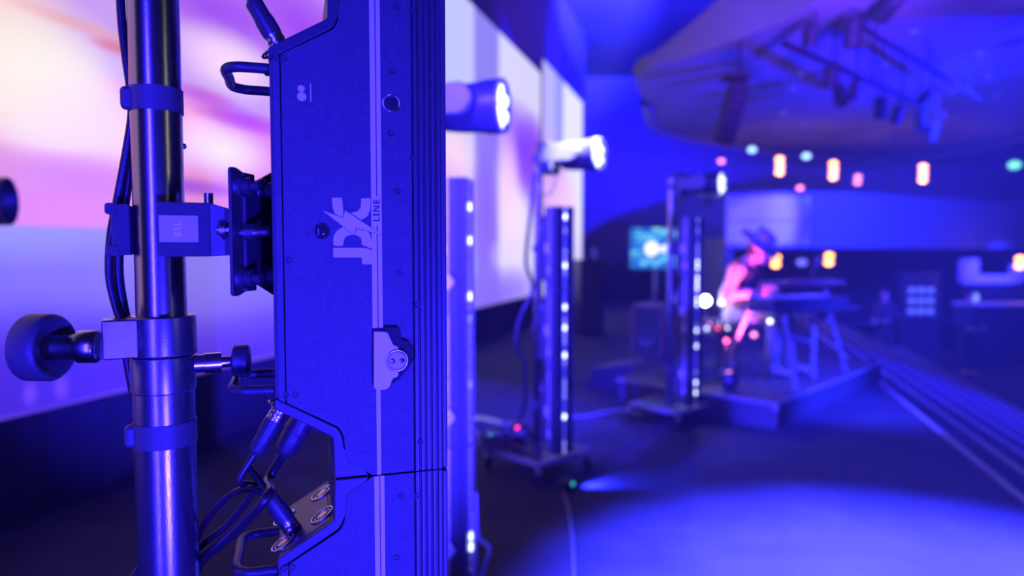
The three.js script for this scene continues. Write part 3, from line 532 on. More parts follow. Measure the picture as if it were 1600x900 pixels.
function tower(frontPx, py, D, u, topY, names, baseTurn, hd, hk) {
  u.normalize();
  const front = at(frontPx, py, D), pole = V(front.x, 0, front.z).addScaledVector(u, -(aFront - POLE_A));
  stand(pole, names.stand, baseTurn, topY);
  for (let k = 0; k < 3; k++) {
    relight(unitAt(V(pole.x, FLOOR_GAP + UH * k, pole.z), u, 'copy', names.units[k]), names.lit);
    const turn = Math.atan2(-u.z, u.x), b = thing('pipe_clamp', names.clamp[k], 'clamp', [pole.x, FLOOR_GAP + UH * (k + 0.5), pole.z], turn, names.clampGroup);
    part('ring', cyl(0.036, 0.036, 0.045, 0, 0, 0, 24), m.clampCast, b);
    part('arm', box(0.08, 0.035, 0.03, 0.05, 0, 0), m.clampCast, b);
    part('plate', rbox(0.006, 0.13, 0.11, 0.002, aRear - POLE_A - 0.03, 0, 0), m.bezel, b);
    part('stud', [-1, 1].flatMap((s) => [-1, 1].map((q) => cyl(0.008, 0.008, 0.03, 0, 0, 0, 12).rotateZ(Math.PI / 2).translate(aRear - POLE_A - 0.014, s * 0.05, q * 0.036))), m.steel, b);
  }
  moverHead([pole.x, topY - 0.06, pole.z], hd, names.head, hk);
  return pole;
}
const ord = ['lowest', 'middle', 'topmost'];
const T1 = tower(733, 500, 2.55, V(0.986, 0, 0.163), 1.98, { lit: 0.08, stand: 'black light stand half hidden behind the nearest batten', units: ord.map((w) => `${w} blue-lit batten on the stand just behind the nearest batten`), clamp: ord.map((w) => `${w} clamp on the pole hidden behind the nearest batten`), clampGroup: 'clamps on the second stand', head: 'large moving light with three bright lenses showing above the second stand' }, R(20), V(0.96, 0, 0.28), 4);
const T2 = tower(882, 500, 4.1, V(0.547, 0, 0.837), 2.04, { lit: 0.22, stand: 'black wheeled light stand with cables piled on its base', units: ord.map((w) => `${w} batten on the wheeled stand with the cable pile`), clamp: ord.map((w) => `${w} clamp on the pole above the cable pile`), clampGroup: 'clamps on the third stand', head: 'moving light with glaring white lenses in front of the far video wall' }, R(44), V(0.84, 0, 0.54), 4);
const T3 = tower(1088, 500, 5.4, V(0.563, 0, 0.826), 1.99, { lit: 0.2, stand: 'wheeled light stand beside the low platform of the seated player', units: ord.map((w) => `${w} batten on the wheeled stand beside the low platform`), clamp: ord.map((w) => `${w} clamp on the pole beside the low platform`), clampGroup: 'clamps on the fourth stand', head: 'small bright moving light above the low platform' }, R(45), V(0.8, 0, 0.6), 3);
// batten tower behind the camera, mirrored in the near pole, and an unseen warm light added for the pole's warm streak
{
  const b = thing('led_panel_tower', 'tall blue batten tower standing behind the camera', 'stage light', [-0.5, 0, 1.5]);
  part('foot', rbox(0.5, 0.05, 0.5, 0.01, 0, 0.025, 0.1), m.coatPlain, b); part('pole', cyl(0.026, 0.026, 2.1, 0, 1.1, 0.16), m.poleDark, b);
  part('casing', rbox(0.14, 2.1, 0.12, 0.01, 0, 1.2, 0.06), m.coatPlain, b);
  part('light_face', box(0.06, 2.0, 0.004, 0, 1.2, -0.003), glow('tower_face', ...BLUE, 4), b);
  const a = new THREE.RectAreaLight(lin(...BLUE), BACKLIGHT, 0.06, 2.0); a.position.set(0, 1.2, -0.012); b.add(a);
  const w = thing('added_warm_strip', 'tall warm light strip added out of view for the warm streak on the near pole', 'lamp', [8.0, 0, 1.8], R(-90));  // invented lamp, unseen, for the warm reflection on the near pole
  part('back_plate', rbox(0.3, 2.6, 0.05, 0.01, 0, 2.6, 0), m.coatPlain, w); part('diffuser', rbox(0.22, 2.5, 0.04, 0.015, 0, 2.6, 0.03), glow('warm_diffuser', 1, 0.9, 0.5, 0.5), w); part('post', box(0.06, 2.6, 0.05, 0, 0.05, -0.01), m.coatPlain, w);
  const q = new THREE.RectAreaLight(lin(1, 0.9, 0.5), 8, 0.22, 2.5); q.position.set(0, 2.6, 0.06); q.rotation.y = Math.PI; w.add(q);
}
// safety loop and cables on the stands
{
  const c = (name, label, pts, r, mat = m.cable) => tag(part(numbered(name), tube(pts, r, 80, 8), mat, scene), label, 'cable');
  const q = (px, py, D) => at(px, py, D);
  c('safety_wire', 'loose safety wire looped under the moving light by the far video wall', [q(842, 262, 4.1), q(841, 285, 4.08), q(850, 303, 4.05), q(862, 300, 4.0), q(868, 278, 3.98), q(866, 266, 3.97)], 0.005, m.steel);
  c('power_cable', 'black cable hanging in loops down the pole above the cable pile', [q(836, 270, 4.12), q(828, 340, 4.1), q(822, 410, 4.1), q(832, 450, 4.1), q(812, 500, 4.08), q(806, 540, 4.06), q(820, 570, 4.06), q(818, 640, 4.05), q(800, 672, 4.05)], 0.011);
  c('power_cable', 'cable dangling from the hidden second stand beside its lowest batten', [q(742, 770, 2.62), q(745, 830, 2.6), q(752, 845, 2.58), q(764, 858, 2.56), q(752, 900, 2.56), q(740, 960, 2.56)], 0.008, m.grey);
  c('power_cable', 'second cable dangling beside the lowest batten of the hidden second stand', [q(737, 800, 2.6), q(741, 850, 2.56), q(741, 900, 2.55), q(738, 960, 2.56)], 0.009, m.grey);
  const fl = (px, py, y = 0.012) => onY(px, py, y);
  c('floor_cable', 'pair of cables lying on the stage between the two wheeled stands', [fl(880, 652), fl(915, 651), fl(945, 645), fl(975, 640), fl(1000, 648), fl(1040, 640)], 0.012, m.grey);
  c('floor_cable', 'long thin cable curving over the stage floor towards the camera', [fl(880, 768), fl(887, 790), fl(893, 830), fl(896, 880), fl(897, 960)], 0.006, m.grey);
}
// cable pile, distribution boxes on the base of the third stand
{
  const B = 0.132, p = (px, py, y) => onY(px, py, y);
  const boxes = [['small black distribution box with red pilot lamp amid the cable pile', 806, 668, 0.14, 0.1, 0.1, m.redLed, 0.3], ['small black distribution box with green and red pilot lamps amid the cable pile', 773, 676, 0.13, 0.08, 0.1, m.greenLed, -0.4], ['pale plug box lying flat on the base of the wheeled stand', 765, 690, 0.12, 0.04, 0.05, null, 0.7]];
  boxes.forEach(([label, px, py, w, h, d, led, rt], i) => {
    const pos = p(px, py + 14, B), t = thing('distribution_box', label, 'electric box', pos, rt);
    part('case', rbox(w, h, d, 0.008, 0, h / 2, 0), led ? m.coatPlain : m.grey, t);
    for (const x of [-0.035, 0.035]) part('socket', cyl(Math.min(0.017, h * 0.38), Math.min(0.019, h * 0.4), 0.014, 0, 0, 0, 18).rotateX(Math.PI / 2).translate(x, h * 0.4, d / 2 + 0.005), m.grey, t);
    part('handle', tube([V(-w * 0.35, h, 0), V(-w * 0.3, h + 0.02, 0), V(w * 0.3, h + 0.02, 0), V(w * 0.35, h, 0)], 0.006, 20, 8), m.coatPlain, t);
    if (led) part('pilot_lamp', new THREE.SphereGeometry(0.014, 14, 10).translate(-0.01, h * 0.78, d / 2 + 0.004), led, t);
    if (i === 1) part('pilot_lamp', new THREE.SphereGeometry(0.01, 14, 10).translate(0.045, h * 0.4, d / 2 + 0.008), m.redLed, t);
  });
  for (let i = 0; i < 6; i++) {
    const c = p(764 + rnd() * 60, 690 + rnd() * 16, B), r = 0.07 + rnd() * 0.05, pts = [];
    for (let k = 0; k < 26; k++) { const a = k / 26 * Math.PI * 4 + i; pts.push(V(c.x + Math.cos(a) * r * (0.8 + 0.4 * rnd()), B + 0.012 + 0.07 * rnd() + i * 0.008, c.z + Math.sin(a) * r * (0.8 + 0.4 * rnd()))); }
    tag(part(numbered('cable_coil'), tube(pts, 0.0075, 130, 8), i % 2 ? m.cable : m.grey, scene), 'loose coil of cable heaped on the base of the wheeled stand', 'cable', 'coils in the cable pile');
  }
  const lp = onY(890, 766, 0), t = thing('floor_light', 'tiny floor light with teal pilot lamp beside the stand with the cable pile', 'lamp', [lp.x - 0.02, 0, lp.z], R(35));
  part('housing', rbox(0.09, 0.06, 0.07, 0.01, 0, 0.03, 0), m.coatPlain, t);
  part('pilot_lamp', new THREE.SphereGeometry(0.011, 12, 10).translate(0.02, 0.045, 0.036), m.cyanLed, t);
  part('lens', new THREE.CircleGeometry(0.02, 18).rotateY(Math.PI / 2).translate(0.0455, 0.03, 0), m.blueBulb, t);
  const s = new THREE.SpotLight(lin(...BLUE2), 26, 0, R(30), 0.7, 2); s.position.set(0.06, 0.05, 0); s.target.position.set(1, -0.08, 0.25); s.castShadow = true; t.add(s, s.target);
}
// dark rounded lamp head at the picture's edge, on a stand out of frame
{
  const c = at(-30, 314, 2.6);
  const t = thing('lighting_stand', 'stand carrying a round dark lamp before the peach part of the video wall', 'stand', [c.x - 0.32, 0, c.z]);
  part('pole', cyl(0.026, 0.026, c.y, 0, c.y / 2, 0), m.poleDark, t); part('foot', cyl(0.22, 0.24, 0.03, 0, 0.015, 0, 32), m.coatPlain, t); part('arm', rod(V(0, c.y, 0), V(0.2, c.y, 0), 0.02), m.poleDark, t);
  const h = thing('stage_lamp', 'round dark lamp head edging into view before the peach video wall', 'lamp', c, R(105)); lampCan(h, 0.92);
}

// ---------------------------------------------------------------- platform, keyboard table, seated player
const RT = 0.22;
const RC = onY(1210, 672, 0), rdA = V(1, 0, -1).normalize(), rdB = V(-1, 0, -1).normalize();
{
  rdA.copy(onY(1370, 600, 0).sub(RC)).normalize(); rdB.set(rdA.z, 0, -rdA.x);
  const t = thing('platform', 'low dark platform with blue-lit edges under the keyboard table', 'platform', RC, Math.atan2(-rdA.z, rdA.x));
  part('deck', rbox(2.75, 0.03, 1.5, 0.005, 1.375, RT - 0.015, -0.75), m.ply, t);
  part('front_cladding', rbox(2.73, RT - 0.03, 0.03, 0.004, 1.375, (RT - 0.03) / 2, -0.02), m.riser, t);
  part('side_cladding', rbox(0.03, RT - 0.03, 1.46, 0.004, 0.02, (RT - 0.03) / 2, -0.75), m.riser, t);
  for (const g of [rbox(2.75, 0.025, 0.025, 0.003, 1.375, RT - 0.016, 0.008), rbox(0.025, 0.025, 1.5, 0.003, -0.008, RT - 0.016, -0.75)]) part('edge_trim', g, m.grey, t);
  part('corner_guard', [new THREE.SphereGeometry(0.035, 14, 10).translate(0.02, RT - 0.06, -0.0), rod(V(0.015, 0.01, 0.005), V(0.015, RT - 0.05, 0.005), 0.012)], m.steel, t);
}
const deckAt = (px, py) => onY(px, py, RT);
{
  const feet = [[1127, 590], [1244, 610], [1270, 592], [1320, 580]].map(([x, y]) => deckAt(x, y));
  const tops = [[1172, 483], [1226, 492], [1273, 482], [1294, 480]];
  const c = feet.reduce((a, b) => a.add(b), V(0, 0, 0)).multiplyScalar(0.25); c.y = RT;
  const topY = RT + 0.66;
  const tp = tops.map(([x, y]) => onY(x, y, topY));
  const t = thing('keyboard_table', 'dark instrument table on splayed pale tube legs', 'table', c);
  const loc = (p) => p.clone().sub(c);
  const mid = tp.reduce((a, b) => a.add(b.clone()), V(0, 0, 0)).multiplyScalar(0.25);
  const dirT = V(0.9, 0, -0.42).normalize();
  feet.forEach((f, i) => { const a = loc(f), b = loc(tp[i]); a.y = 0.012; const lg = part('leg', rod(a, b, 0.019, 14), m.grey, t); part('rubber_foot', rod(a.clone().setY(0), a.clone().lerp(b, 0.11), 0.026, 14), i ? m.grey : m.white, lg); });
  part('cross_bar', [rod(loc(feet[1]).lerp(loc(tp[1]), 0.75), loc(feet[2]).lerp(loc(tp[2]), 0.5), 0.012), rod(loc(feet[0]).lerp(loc(tp[0]), 0.85), loc(feet[3]).lerp(loc(tp[3]), 0.8), 0.012)], m.grey, t);
  const a = Math.atan2(-dirT.z, dirT.x), ml = loc(mid);
  part('tabletop', rbox(1.02, 0.03, 0.48, 0.006).rotateY(a).translate(ml.x + 0.03, topY - RT + 0.015, ml.z), m.coatPlain, t);
  // the instruments on it
  const kx = mid.x + 0.03, kz = mid.z, ky = topY + 0.03;
  const kb = thing('keyboard', 'long dark keyboard instrument lying on the splayed table', 'keyboard', [kx, ky, kz], a);
  part('case', rbox(0.92, 0.085, 0.3, 0.012, 0, 0.0425, 0), m.coatPlain, kb);
  for (let i = 0; i < 29; i++) part('key', rbox(0.024, 0.014, 0.14, 0.002, -0.38 + i * 0.0265, 0.09, -0.06, 1), m.white, kb);
  const rk = thing('keyboard', 'upper slim keyboard tilted on risers above the long keyboard', 'keyboard', [kx + 0.02, ky + 0.19, kz + 0.03], a);
  part('case', rbox(0.84, 0.04, 0.22, 0.01, 0, 0.02, 0), m.wood, rk); for (const x of [-0.3, 0.3]) part('riser', rod(V(x, -0.105, 0), V(x, 0, 0), 0.012), m.grey, rk);
  part('panel', box(0.8, 0.004, 0.16, 0, 0.041, 0.01), m.grey, rk);
  const knobs = [[1228, 502, m.ledMid], [1198, 483, m.ledDim], [1312, 484, m.ledDim], [1282, 465, m.ledMid]];
  const mc = thing('microphone', 'pale microphone on a short goose-neck above the keyboards', 'microphone', [kx + 0.12, ky + 0.23, kz], 0);
  part('neck', tube([V(0, 0, 0), V(0, 0.08, 0.01), V(0.02, 0.13, 0.03)], 0.007, 20, 8), m.poleDark, mc); part('capsule', lathe([[0, -0.05], [0.014, -0.05], [0.02, 0.01], [0.027, 0.03], [0.024, 0.055], [0, 0.066]], 20).rotateX(R(40)).translate(0.02, 0.16, 0.05), m.grey, mc);
}
// continuous bodies from joints
function bodyGeo(bones, k = 0.04, cell = 0.016) {
  const lo = V(9, 9, 9), hi = V(-9, -9, -9);
  for (const [a, b, ra, rb] of bones) for (const [p, r] of [[a, ra], [b, rb]]) { lo.min(p.clone().subScalar(r + 0.05)); hi.max(p.clone().addScalar(r + 0.05)); }
  const size = Math.max(hi.x - lo.x, hi.y - lo.y, hi.z - lo.z), n = Math.min(120, Math.ceil(size / cell)), c = lo.clone().add(hi).multiplyScalar(0.5), H = size / 2 * (n / (n - 4));
  const mc = new MarchingCubes(n, m.skin, false, false, 160000); mc.isolation = 0;
  const p = V(), ab = V(), ap = V();
  for (let z = 0; z < n; z++) for (let y = 0; y < n; y++) for (let x = 0; x < n; x++) {
    p.set(c.x + (x / n * 2 - 1) * H, c.y + (y / n * 2 - 1) * H, c.z + (z / n * 2 - 1) * H);
    let d = 9;
    for (const [a, b, ra, rb] of bones) {
      ab.subVectors(b, a); ap.subVectors(p, a); const t = Math.min(1, Math.max(0, ap.dot(ab) / Math.max(ab.lengthSq(), 1e-9)));
      const e = ap.addScaledVector(ab, -t).length() - (ra + (rb - ra) * t), h = Math.max(k - Math.abs(d - e), 0) / k; d = Math.min(d, e) - h * h * k * 0.25;
    }
    mc.field[z * n * n + y * n + x] = -d;
  }
  mc.update();
  const cnt = mc.count, g = new THREE.BufferGeometry(), ps = mc.positionArray.slice(0, cnt * 3);
  for (let i = 0; i < cnt; i++) { ps[i * 3] = c.x + ps[i * 3] * H; ps[i * 3 + 1] = c.y + ps[i * 3 + 1] * H; ps[i * 3 + 2] = c.z + ps[i * 3 + 2] * H; }
  g.setAttribute('position', new THREE.BufferAttribute(ps, 3)); 
  const w = mergeVertices(g, 1e-5); w.computeVertexNormals(); return w;
}
function headBones(h, f, s, sc = 1) {   // centre, forward, side (to the figure's left)
  const o = (a, b, c) => h.clone().addScaledVector(f, a * sc).addScaledVector(UPV, b * sc).addScaledVector(s, c * sc);
  return [[o(-0.015, 0.035, 0), o(0.01, 0.03, 0), 0.088 * sc, 0.082 * sc], [o(0.03, -0.05, 0), o(0.05, -0.075, 0), 0.058 * sc, 0.042 * sc], [o(0.085, 0.01, 0), o(0.105, -0.018, 0), 0.011 * sc, 0.014 * sc], [o(0, 0, 0.078), o(-0.005, 0.025, 0.082), 0.014 * sc, 0.016 * sc], [o(0, 0, -0.078), o(-0.005, 0.025, -0.082), 0.014 * sc, 0.016 * sc], [o(0.082, -0.055, -0.018), o(0.082, -0.055, 0.018), 0.01 * sc, 0.01 * sc]];
}
function handBones(w, dir, side, up, curl = 0.5) {
  const o = (a, b, c) => w.clone().addScaledVector(dir, a).addScaledVector(side, b).addScaledVector(up, c), r = [];
  r.push([o(0.01, -0.016, 0), o(0.085, -0.024, 0), 0.017, 0.014], [o(0.01, 0.016, 0), o(0.085, 0.024, 0), 0.017, 0.014], [o(0, 0, 0), o(0.08, 0, 0), 0.022, 0.016]);
  [[-0.032, 0.05], [-0.011, 0.066], [0.011, 0.07], [0.032, 0.062]].forEach(([b, l]) => { const k = o(0.088, b, 0), p = o(0.088 + l * 0.5, b * 1.15, -l * 0.2 * curl), q = o(0.088 + l * 0.85, b * 1.2, -l * 0.8 * curl); r.push([k, p, 0.0095, 0.009], [p, q, 0.009, 0.0078]); });
  r.push([o(0.02, 0.03, 0), o(0.055, 0.062, -0.012), 0.0125, 0.0105], [o(0.055, 0.062, -0.012), o(0.085, 0.066, -0.03), 0.0105, 0.009]);
  return r;
}
{
  // seated on a stool, facing along the table, left arm reaching to the keys, head bent
  const hip = at(1150, 508, 6.75); hip.y = RT + 0.52;
  const f = V(0.78, 0, 0.62).normalize(), s = V(-f.z, 0, f.x).negate();   // forward, figure's left
  const P = (a, y, c) => V(hip.x + f.x * a + s.x * c, RT + y, hip.z + f.z * a + s.z * c);
  const foot = P(0, 0, 0), t = thing('person', 'seated player in pale top, dark vest and wide hat bending over the keyboards', 'person', foot);
  const Z = (v) => v.clone().sub(foot);
  const pel = P(0, 0.54, 0), belly = P(0.05, 0.72, 0), chest = P(0.08, 0.93, 0), neck = P(0.13, 1.08, 0), head = P(0.22, 1.19, 0);
  const shR = P(0.07, 1.02, -0.185), shL = P(0.1, 1.02, 0.185), elR = P(0.0, 0.76, -0.26), elL = P(0.12, 0.78, 0.26), wrR = P(0.24, 0.79, -0.2), wrL = P(0.36, 0.86, 0.16);
  const knR = P(0.43, 0.55, -0.14), knL = P(0.42, 0.55, 0.16), anR = P(0.4, 0.08, -0.15), anL = P(0.46, 0.08, 0.18), hR = P(0, 0.52, -0.1), hL = P(0, 0.52, 0.1);
  const z = (arr) => arr.map(([a, b, r, q]) => [Z(a), Z(b), r, q]);
  const core = [[hR, knR, 0.078, 0.055], [hL, knL, 0.078, 0.055], [knR, anR, 0.052, 0.036], [knL, anL, 0.052, 0.036], [pel, belly, 0.13, 0.115], [belly, chest, 0.115, 0.14], [P(0.06, 1, -0.12), P(0.08, 1, 0.12), 0.075, 0.075], [chest, neck, 0.09, 0.055], [neck, head, 0.052, 0.052],
    [shR, elR, 0.05, 0.04], [shL, elL, 0.05, 0.04], [elR, wrR, 0.038, 0.026], [elL, wrL, 0.038, 0.026]];
  const hf = f.clone().multiplyScalar(0.85).addScaledVector(UPV, -0.5).normalize();
  const g1 = bodyGeo(z(core), 0.05, 0.014), g2 = bodyGeo(z(headBones(head, hf, s)), 0.025, 0.005), dR = wrR.clone().sub(elR).normalize(), dL = wrL.clone().sub(elL).normalize();
  const g3 = bodyGeo(z(handBones(wrR, dR, s, UPV)), 0.008, 0.0035), g4 = bodyGeo(z(handBones(wrL, dL, s.clone().negate(), UPV)), 0.008, 0.0035);
  part('body', [g1, g2, g3, g4], m.skin, t);
  part('vest', bodyGeo(z([[P(-0.005, 0.6, 0), belly, 0.14, 0.128], [belly, chest, 0.128, 0.152], [P(0.06, 1, -0.1), P(0.08, 1, 0.1), 0.085, 0.085]]), 0.05, 0.016), m.vest, t);
  part('sleeves', bodyGeo(z([[shR, elR, 0.072, 0.056], [shL, elL, 0.072, 0.056], [elR, elR.clone().lerp(wrR, 0.85), 0.054, 0.04], [elL, elL.clone().lerp(wrL, 0.85), 0.054, 0.04], [P(0.06, 1.01, -0.16), P(0.06, 1.01, 0.16), 0.075, 0.075], [chest, P(0.1, 1.07, 0), 0.12, 0.075]]), 0.05, 0.014), m.shirt, t);
  part('trousers', bodyGeo(z([[hR, knR, 0.095, 0.074], [hL, knL, 0.095, 0.074], [knR, anR, 0.07, 0.062], [knL, anL, 0.07, 0.062], [P(0, 0.55, 0), P(0, 0.64, 0), 0.142, 0.14]]), 0.04, 0.014), m.denim, t);
  part('shoes', bodyGeo(z([[anR.clone().addScaledVector(f, -0.03), anR.clone().addScaledVector(f, 0.16).add(V(0, -0.035, 0)), 0.05, 0.04], [anL.clone().addScaledVector(f, -0.03), anL.clone().addScaledVector(f, 0.16).add(V(0, -0.035, 0)), 0.05, 0.04]].map(([a, b, r, q]) => [a.clone().setY(RT + 0.055), b.clone().setY(RT + 0.045), r, q])), 0.03, 0.012), m.grey, t);
  part('hair', bodyGeo(z([[head.clone().addScaledVector(hf, -0.04), head.clone().addScaledVector(hf, -0.03).addScaledVector(UPV, 0.05), 0.09, 0.088]]), 0.03, 0.008), m.hair, t);
  const hat = part('hat', lathe([[0.1, 0.13], [0.085, 0.135], [0.03, 0.125], [0, 0.118]].reverse().concat([[0.104, 0.11], [0.11, 0.03], [0.112, 0.012], [0.215, 0.004], [0.22, 0], [0.215, -0.004], [0.105, 0]]), 36), m.hat, t);
  hat.position.copy(Z(head.clone().addScaledVector(UPV, 0.065).addScaledVector(hf, -0.005))); hat.quaternion.setFromUnitVectors(UPV, UPV.clone().multiplyScalar(0.72).addScaledVector(f, 0.66).normalize());
  part('hat_band', new THREE.TorusGeometry(0.111, 0.007, 8, 36).rotateX(Math.PI / 2).translate(0, 0.02, 0), m.hair, hat);
  const st = thing('stool', 'round dark stool under the seated player', 'stool', [hip.x, RT, hip.z]);
  part('seat', cyl(0.17, 0.16, 0.06, 0, 0.37, 0, 32), m.mesh, st);
  for (let i = 0; i < 3; i++) { const a = i * 2.094; part('leg', rod(V(Math.cos(a) * 0.2, 0.008, Math.sin(a) * 0.2), V(Math.cos(a) * 0.03, 0.34, Math.sin(a) * 0.03), 0.012), m.grey, st); }
  // pink lamp on the deck lighting him
  const lp = V(hip.x - 0.35, RT, hip.z + 0.95), lt = thing('floor_lamp', 'small pink lamp on the platform shining up at the seated player', 'lamp', lp);
  part('housing', lathe([[0, 0], [0.06, 0], [0.07, 0.03], [0.075, 0.11], [0.068, 0.11], [0.064, 0.07], [0, 0.068]], 22).rotateX(R(-24)).translate(0, 0.02, 0), m.coatPlain, lt);
  part('bulb', new THREE.SphereGeometry(0.03, 16, 12).translate(0, 0.12, -0.045), m.pinkBulb, lt);
  const tgt = Z(neck).add(foot).sub(lp), sl = new THREE.SpotLight(lin(1, 0.1, 0.24), 34, 0, R(19), 0.9, 2); sl.position.set(0, 0.16, -0.06); sl.target.position.copy(tgt); sl.castShadow = true; lt.add(sl, sl.target);
}
// effects table with glaring lamp and pilot lights, behind the fourth stand
{
  const c = deckAt(1140, 578); c.y = RT;
  const b = onY(1108, 516, RT + 0.42), t = thing('effects_table', 'low black side table loaded with effects units near the player', 'table', [b.x, RT, b.z], R(20));
  part('tabletop', rbox(0.52, 0.025, 0.34, 0.006, 0, 0.41, 0), m.coatPlain, t);
  for (const [x, z] of [[-1, -1], [1, -1], [1, 1], [-1, 1]]) part('leg', cyl(0.014, 0.014, 0.4, x * 0.23, 0.2, z * 0.14, 12), m.coatPlain, t);
  const dev = [[-0.15, 0.06, 0.15, 0.05, 0.1, m.grey, 'pale effects unit with white pilot lights on the side table', [[-0.04, m.ledMid], [0.04, m.ledMid]]], [0.06, 0.08, 0.2, 0.05, 0.1, m.wood, 'reddish effects unit on the side table', [[-0.06, m.redLed], [0.05, m.ledMid]]], [0.02, -0.08, 0.4, 0.1, 0.12, m.coatPlain, 'long black mixer at the rear of the side table', [[-0.12, m.ledMid], [0.0, m.pinkBulb], [0.12, m.ledMid]]]];
  for (const [x, z, w, h, d, mat, label, leds] of dev) {
    const p = V(x, 0.4225, z).applyAxisAngle(UPV, R(20)), e = thing('effects_unit', label, 'audio gear', [b.x + p.x, RT + p.y, b.z + p.z], R(20));
    part('case', rbox(w, h, d, 0.006, 0, h / 2, 0), mat, e);
    part('knob', [-0.3, 0, 0.3].map((k) => cyl(0.008, 0.009, 0.014, k * w, h + 0.007, 0, 12)), m.grey, e);
    for (const [lx, lm] of leds) part('pilot_lamp', new THREE.SphereGeometry(0.011, 12, 8).translate(lx, h * 0.6, d / 2 + 0.002), lm, e);
  }
  const g = at(1102, 470, -b.z + 0.05), lt = thing('work_lamp', 'glaring white work lamp on a stalk beside the fourth stand', 'lamp', [g.x, RT, g.z]);
  part('stalk', cyl(0.01, 0.01, g.y - RT - 0.03, 0, (g.y - RT - 0.03) / 2, 0, 12), m.poleDark, lt); part('foot', cyl(0.09, 0.1, 0.02, 0, 0.01, 0, 24), m.coatPlain, lt);
  part('bulb', new THREE.SphereGeometry(0.045, 20, 14).translate(0, g.y - RT, 0), glow('work_bulb', 0.85, 0.85, 1, 40), lt);
  const pl = new THREE.PointLight(lin(0.3, 0.25, 1), 2, 0, 2); pl.position.set(0, g.y - RT, 0); pl.castShadow = true; lt.add(pl);
  const low = [[1178, 523, 0.03, m.pinkBulb, 'bright salmon pilot lamp low beside the table legs'], [1135, 532, 0.022, m.redLed, 'round red pilot lamp low behind the table leg'], [1127, 473, 0.028, m.ledMid, 'white round pilot lamp beside the glaring work lamp'], [1203, 502, 0.024, m.ledMid, 'pale round pilot lamp under the keyboard table']];
  for (const [px, py, r, mt, label] of low) { const D = 6.1, p = at(px, py, D), e = thing('indicator_lamp', label, 'lamp', [p.x, RT, p.z]); part('stem', cyl(0.008, 0.008, p.y - RT, 0, (p.y - RT) / 2, 0, 10), m.coatPlain, e); part('foot', cyl(0.04, 0.045, 0.012, 0, 0.006, 0, 16), m.coatPlain, e); part('bulb', new THREE.SphereGeometry(r * 0.8, 14, 10).translate(0, p.y - RT, 0), mt, e); }
}
// loudspeakers, monitor, television behind the stands
function speaker(px, py, w, h, d, turn, label, mat = m.coatPlain) {
  const p = onY(px, py, 0), t = thing('loudspeaker', label, 'loudspeaker', p, turn);
  part('cabinet', rbox(w, h, d, 0.015, 0, h / 2, 0), mat, t);
  part('grille', rbox(w - 0.06, h - 0.06, 0.015, 0.006, 0, h / 2, d / 2 + 0.004), m.mesh, t);
  part('cone', [new THREE.TorusGeometry(w * 0.3, 0.012, 8, 28).translate(0, h * 0.35, d / 2 + 0.012), lathe([[0, 0], [w * 0.1, 0.01], [w * 0.28, 0.03]], 24).rotateX(Math.PI / 2).translate(0, h * 0.35, d / 2 + 0.0)], m.rubber, t);
  part('handle', tube([V(-0.07, h, 0), V(-0.06, h + 0.02, 0), V(0.06, h + 0.02, 0), V(0.07, h, 0)], 0.008, 20, 8), m.grey, t);
  return t;
}
speaker(1016, 552, 0.42, 0.68, 0.4, R(-25), 'reddish wooden loudspeaker cabinet behind the fourth stand', m.wood);
{
  const p = onY(968, 606, 0), t = thing('monitor_wedge', 'black wedge monitor speaker lying on the stage floor', 'loudspeaker', p, R(-30));
  part('cabinet', prism(rounded([[-0.28, 0], [0.3, 0], [0.18, 0.3], [-0.2, 0.22]], 0.02), -0.22, 0.22, 0.008), m.coatPlain, t);
  part('grille', rbox(0.26, 0.02, 0.4, 0.006).rotateZ(R(-66)).translate(0.25, 0.15, 0), m.mesh, t);
  part('handle', rod(V(-0.245, 0.1, -0.06), V(-0.245, 0.1, 0.06), 0.01), m.grey, t);
  const q = onY(930, 470, 0);
}
{
  const D = 10.4, c = at(1025, 388, D), t = thing('television', 'television showing a teal picture with a white disc', 'television', [c.x, 0, c.z], R(-8));
  const w = 0.77, h = 0.62, y = c.y;
  const cv = document.createElement('canvas'); cv.width = 256; cv.height = 204; const x = cv.getContext('2d'); x.fillStyle = '#1c64c0'; x.fillRect(0, 0, 256, 204);
  for (let i = 0; i < 90; i++) { x.fillStyle = ['#58c4d8', '#7ad6e6', '#2f86cc', '#a6ecf0'][i % 4]; x.globalAlpha = 0.75; x.fillRect(rnd() * 240, rnd() * 190, 10 + rnd() * 34, 6 + rnd() * 16); }
  x.globalAlpha = 1; x.fillStyle = '#ffffff'; x.beginPath(); x.arc(106, 104, 36, 0, 7); x.fill(); x.fillRect(150, 88, 62, 32);
  const tx = new THREE.CanvasTexture(cv); tx.colorSpace = THREE.SRGBColorSpace;
  part('cabinet', rbox(w + 0.04, h + 0.04, 0.05, 0.01, 0, y, 0), m.coatPlain, t);
  part('display', new THREE.PlaneGeometry(w, h).translate(0, y, 0.027), M({ name: 'tv_face', color: lin(0.02), emissive: lin(1), emissiveMap: tx, emissiveIntensity: 1.3 }), t);
  part('pillar', cyl(0.025, 0.025, y - h / 2, 0, (y - h / 2) / 2, -0.03, 16), m.poleDark, t); part('foot', rbox(0.5, 0.02, 0.4, 0.008, 0, 0.01, -0.03), m.coatPlain, t);
  const a = new THREE.RectAreaLight(lin(0.2, 0.6, 0.9), 0.8, w, h); a.position.set(0, y, 0.04); a.rotation.y = Math.PI; t.add(a);
}
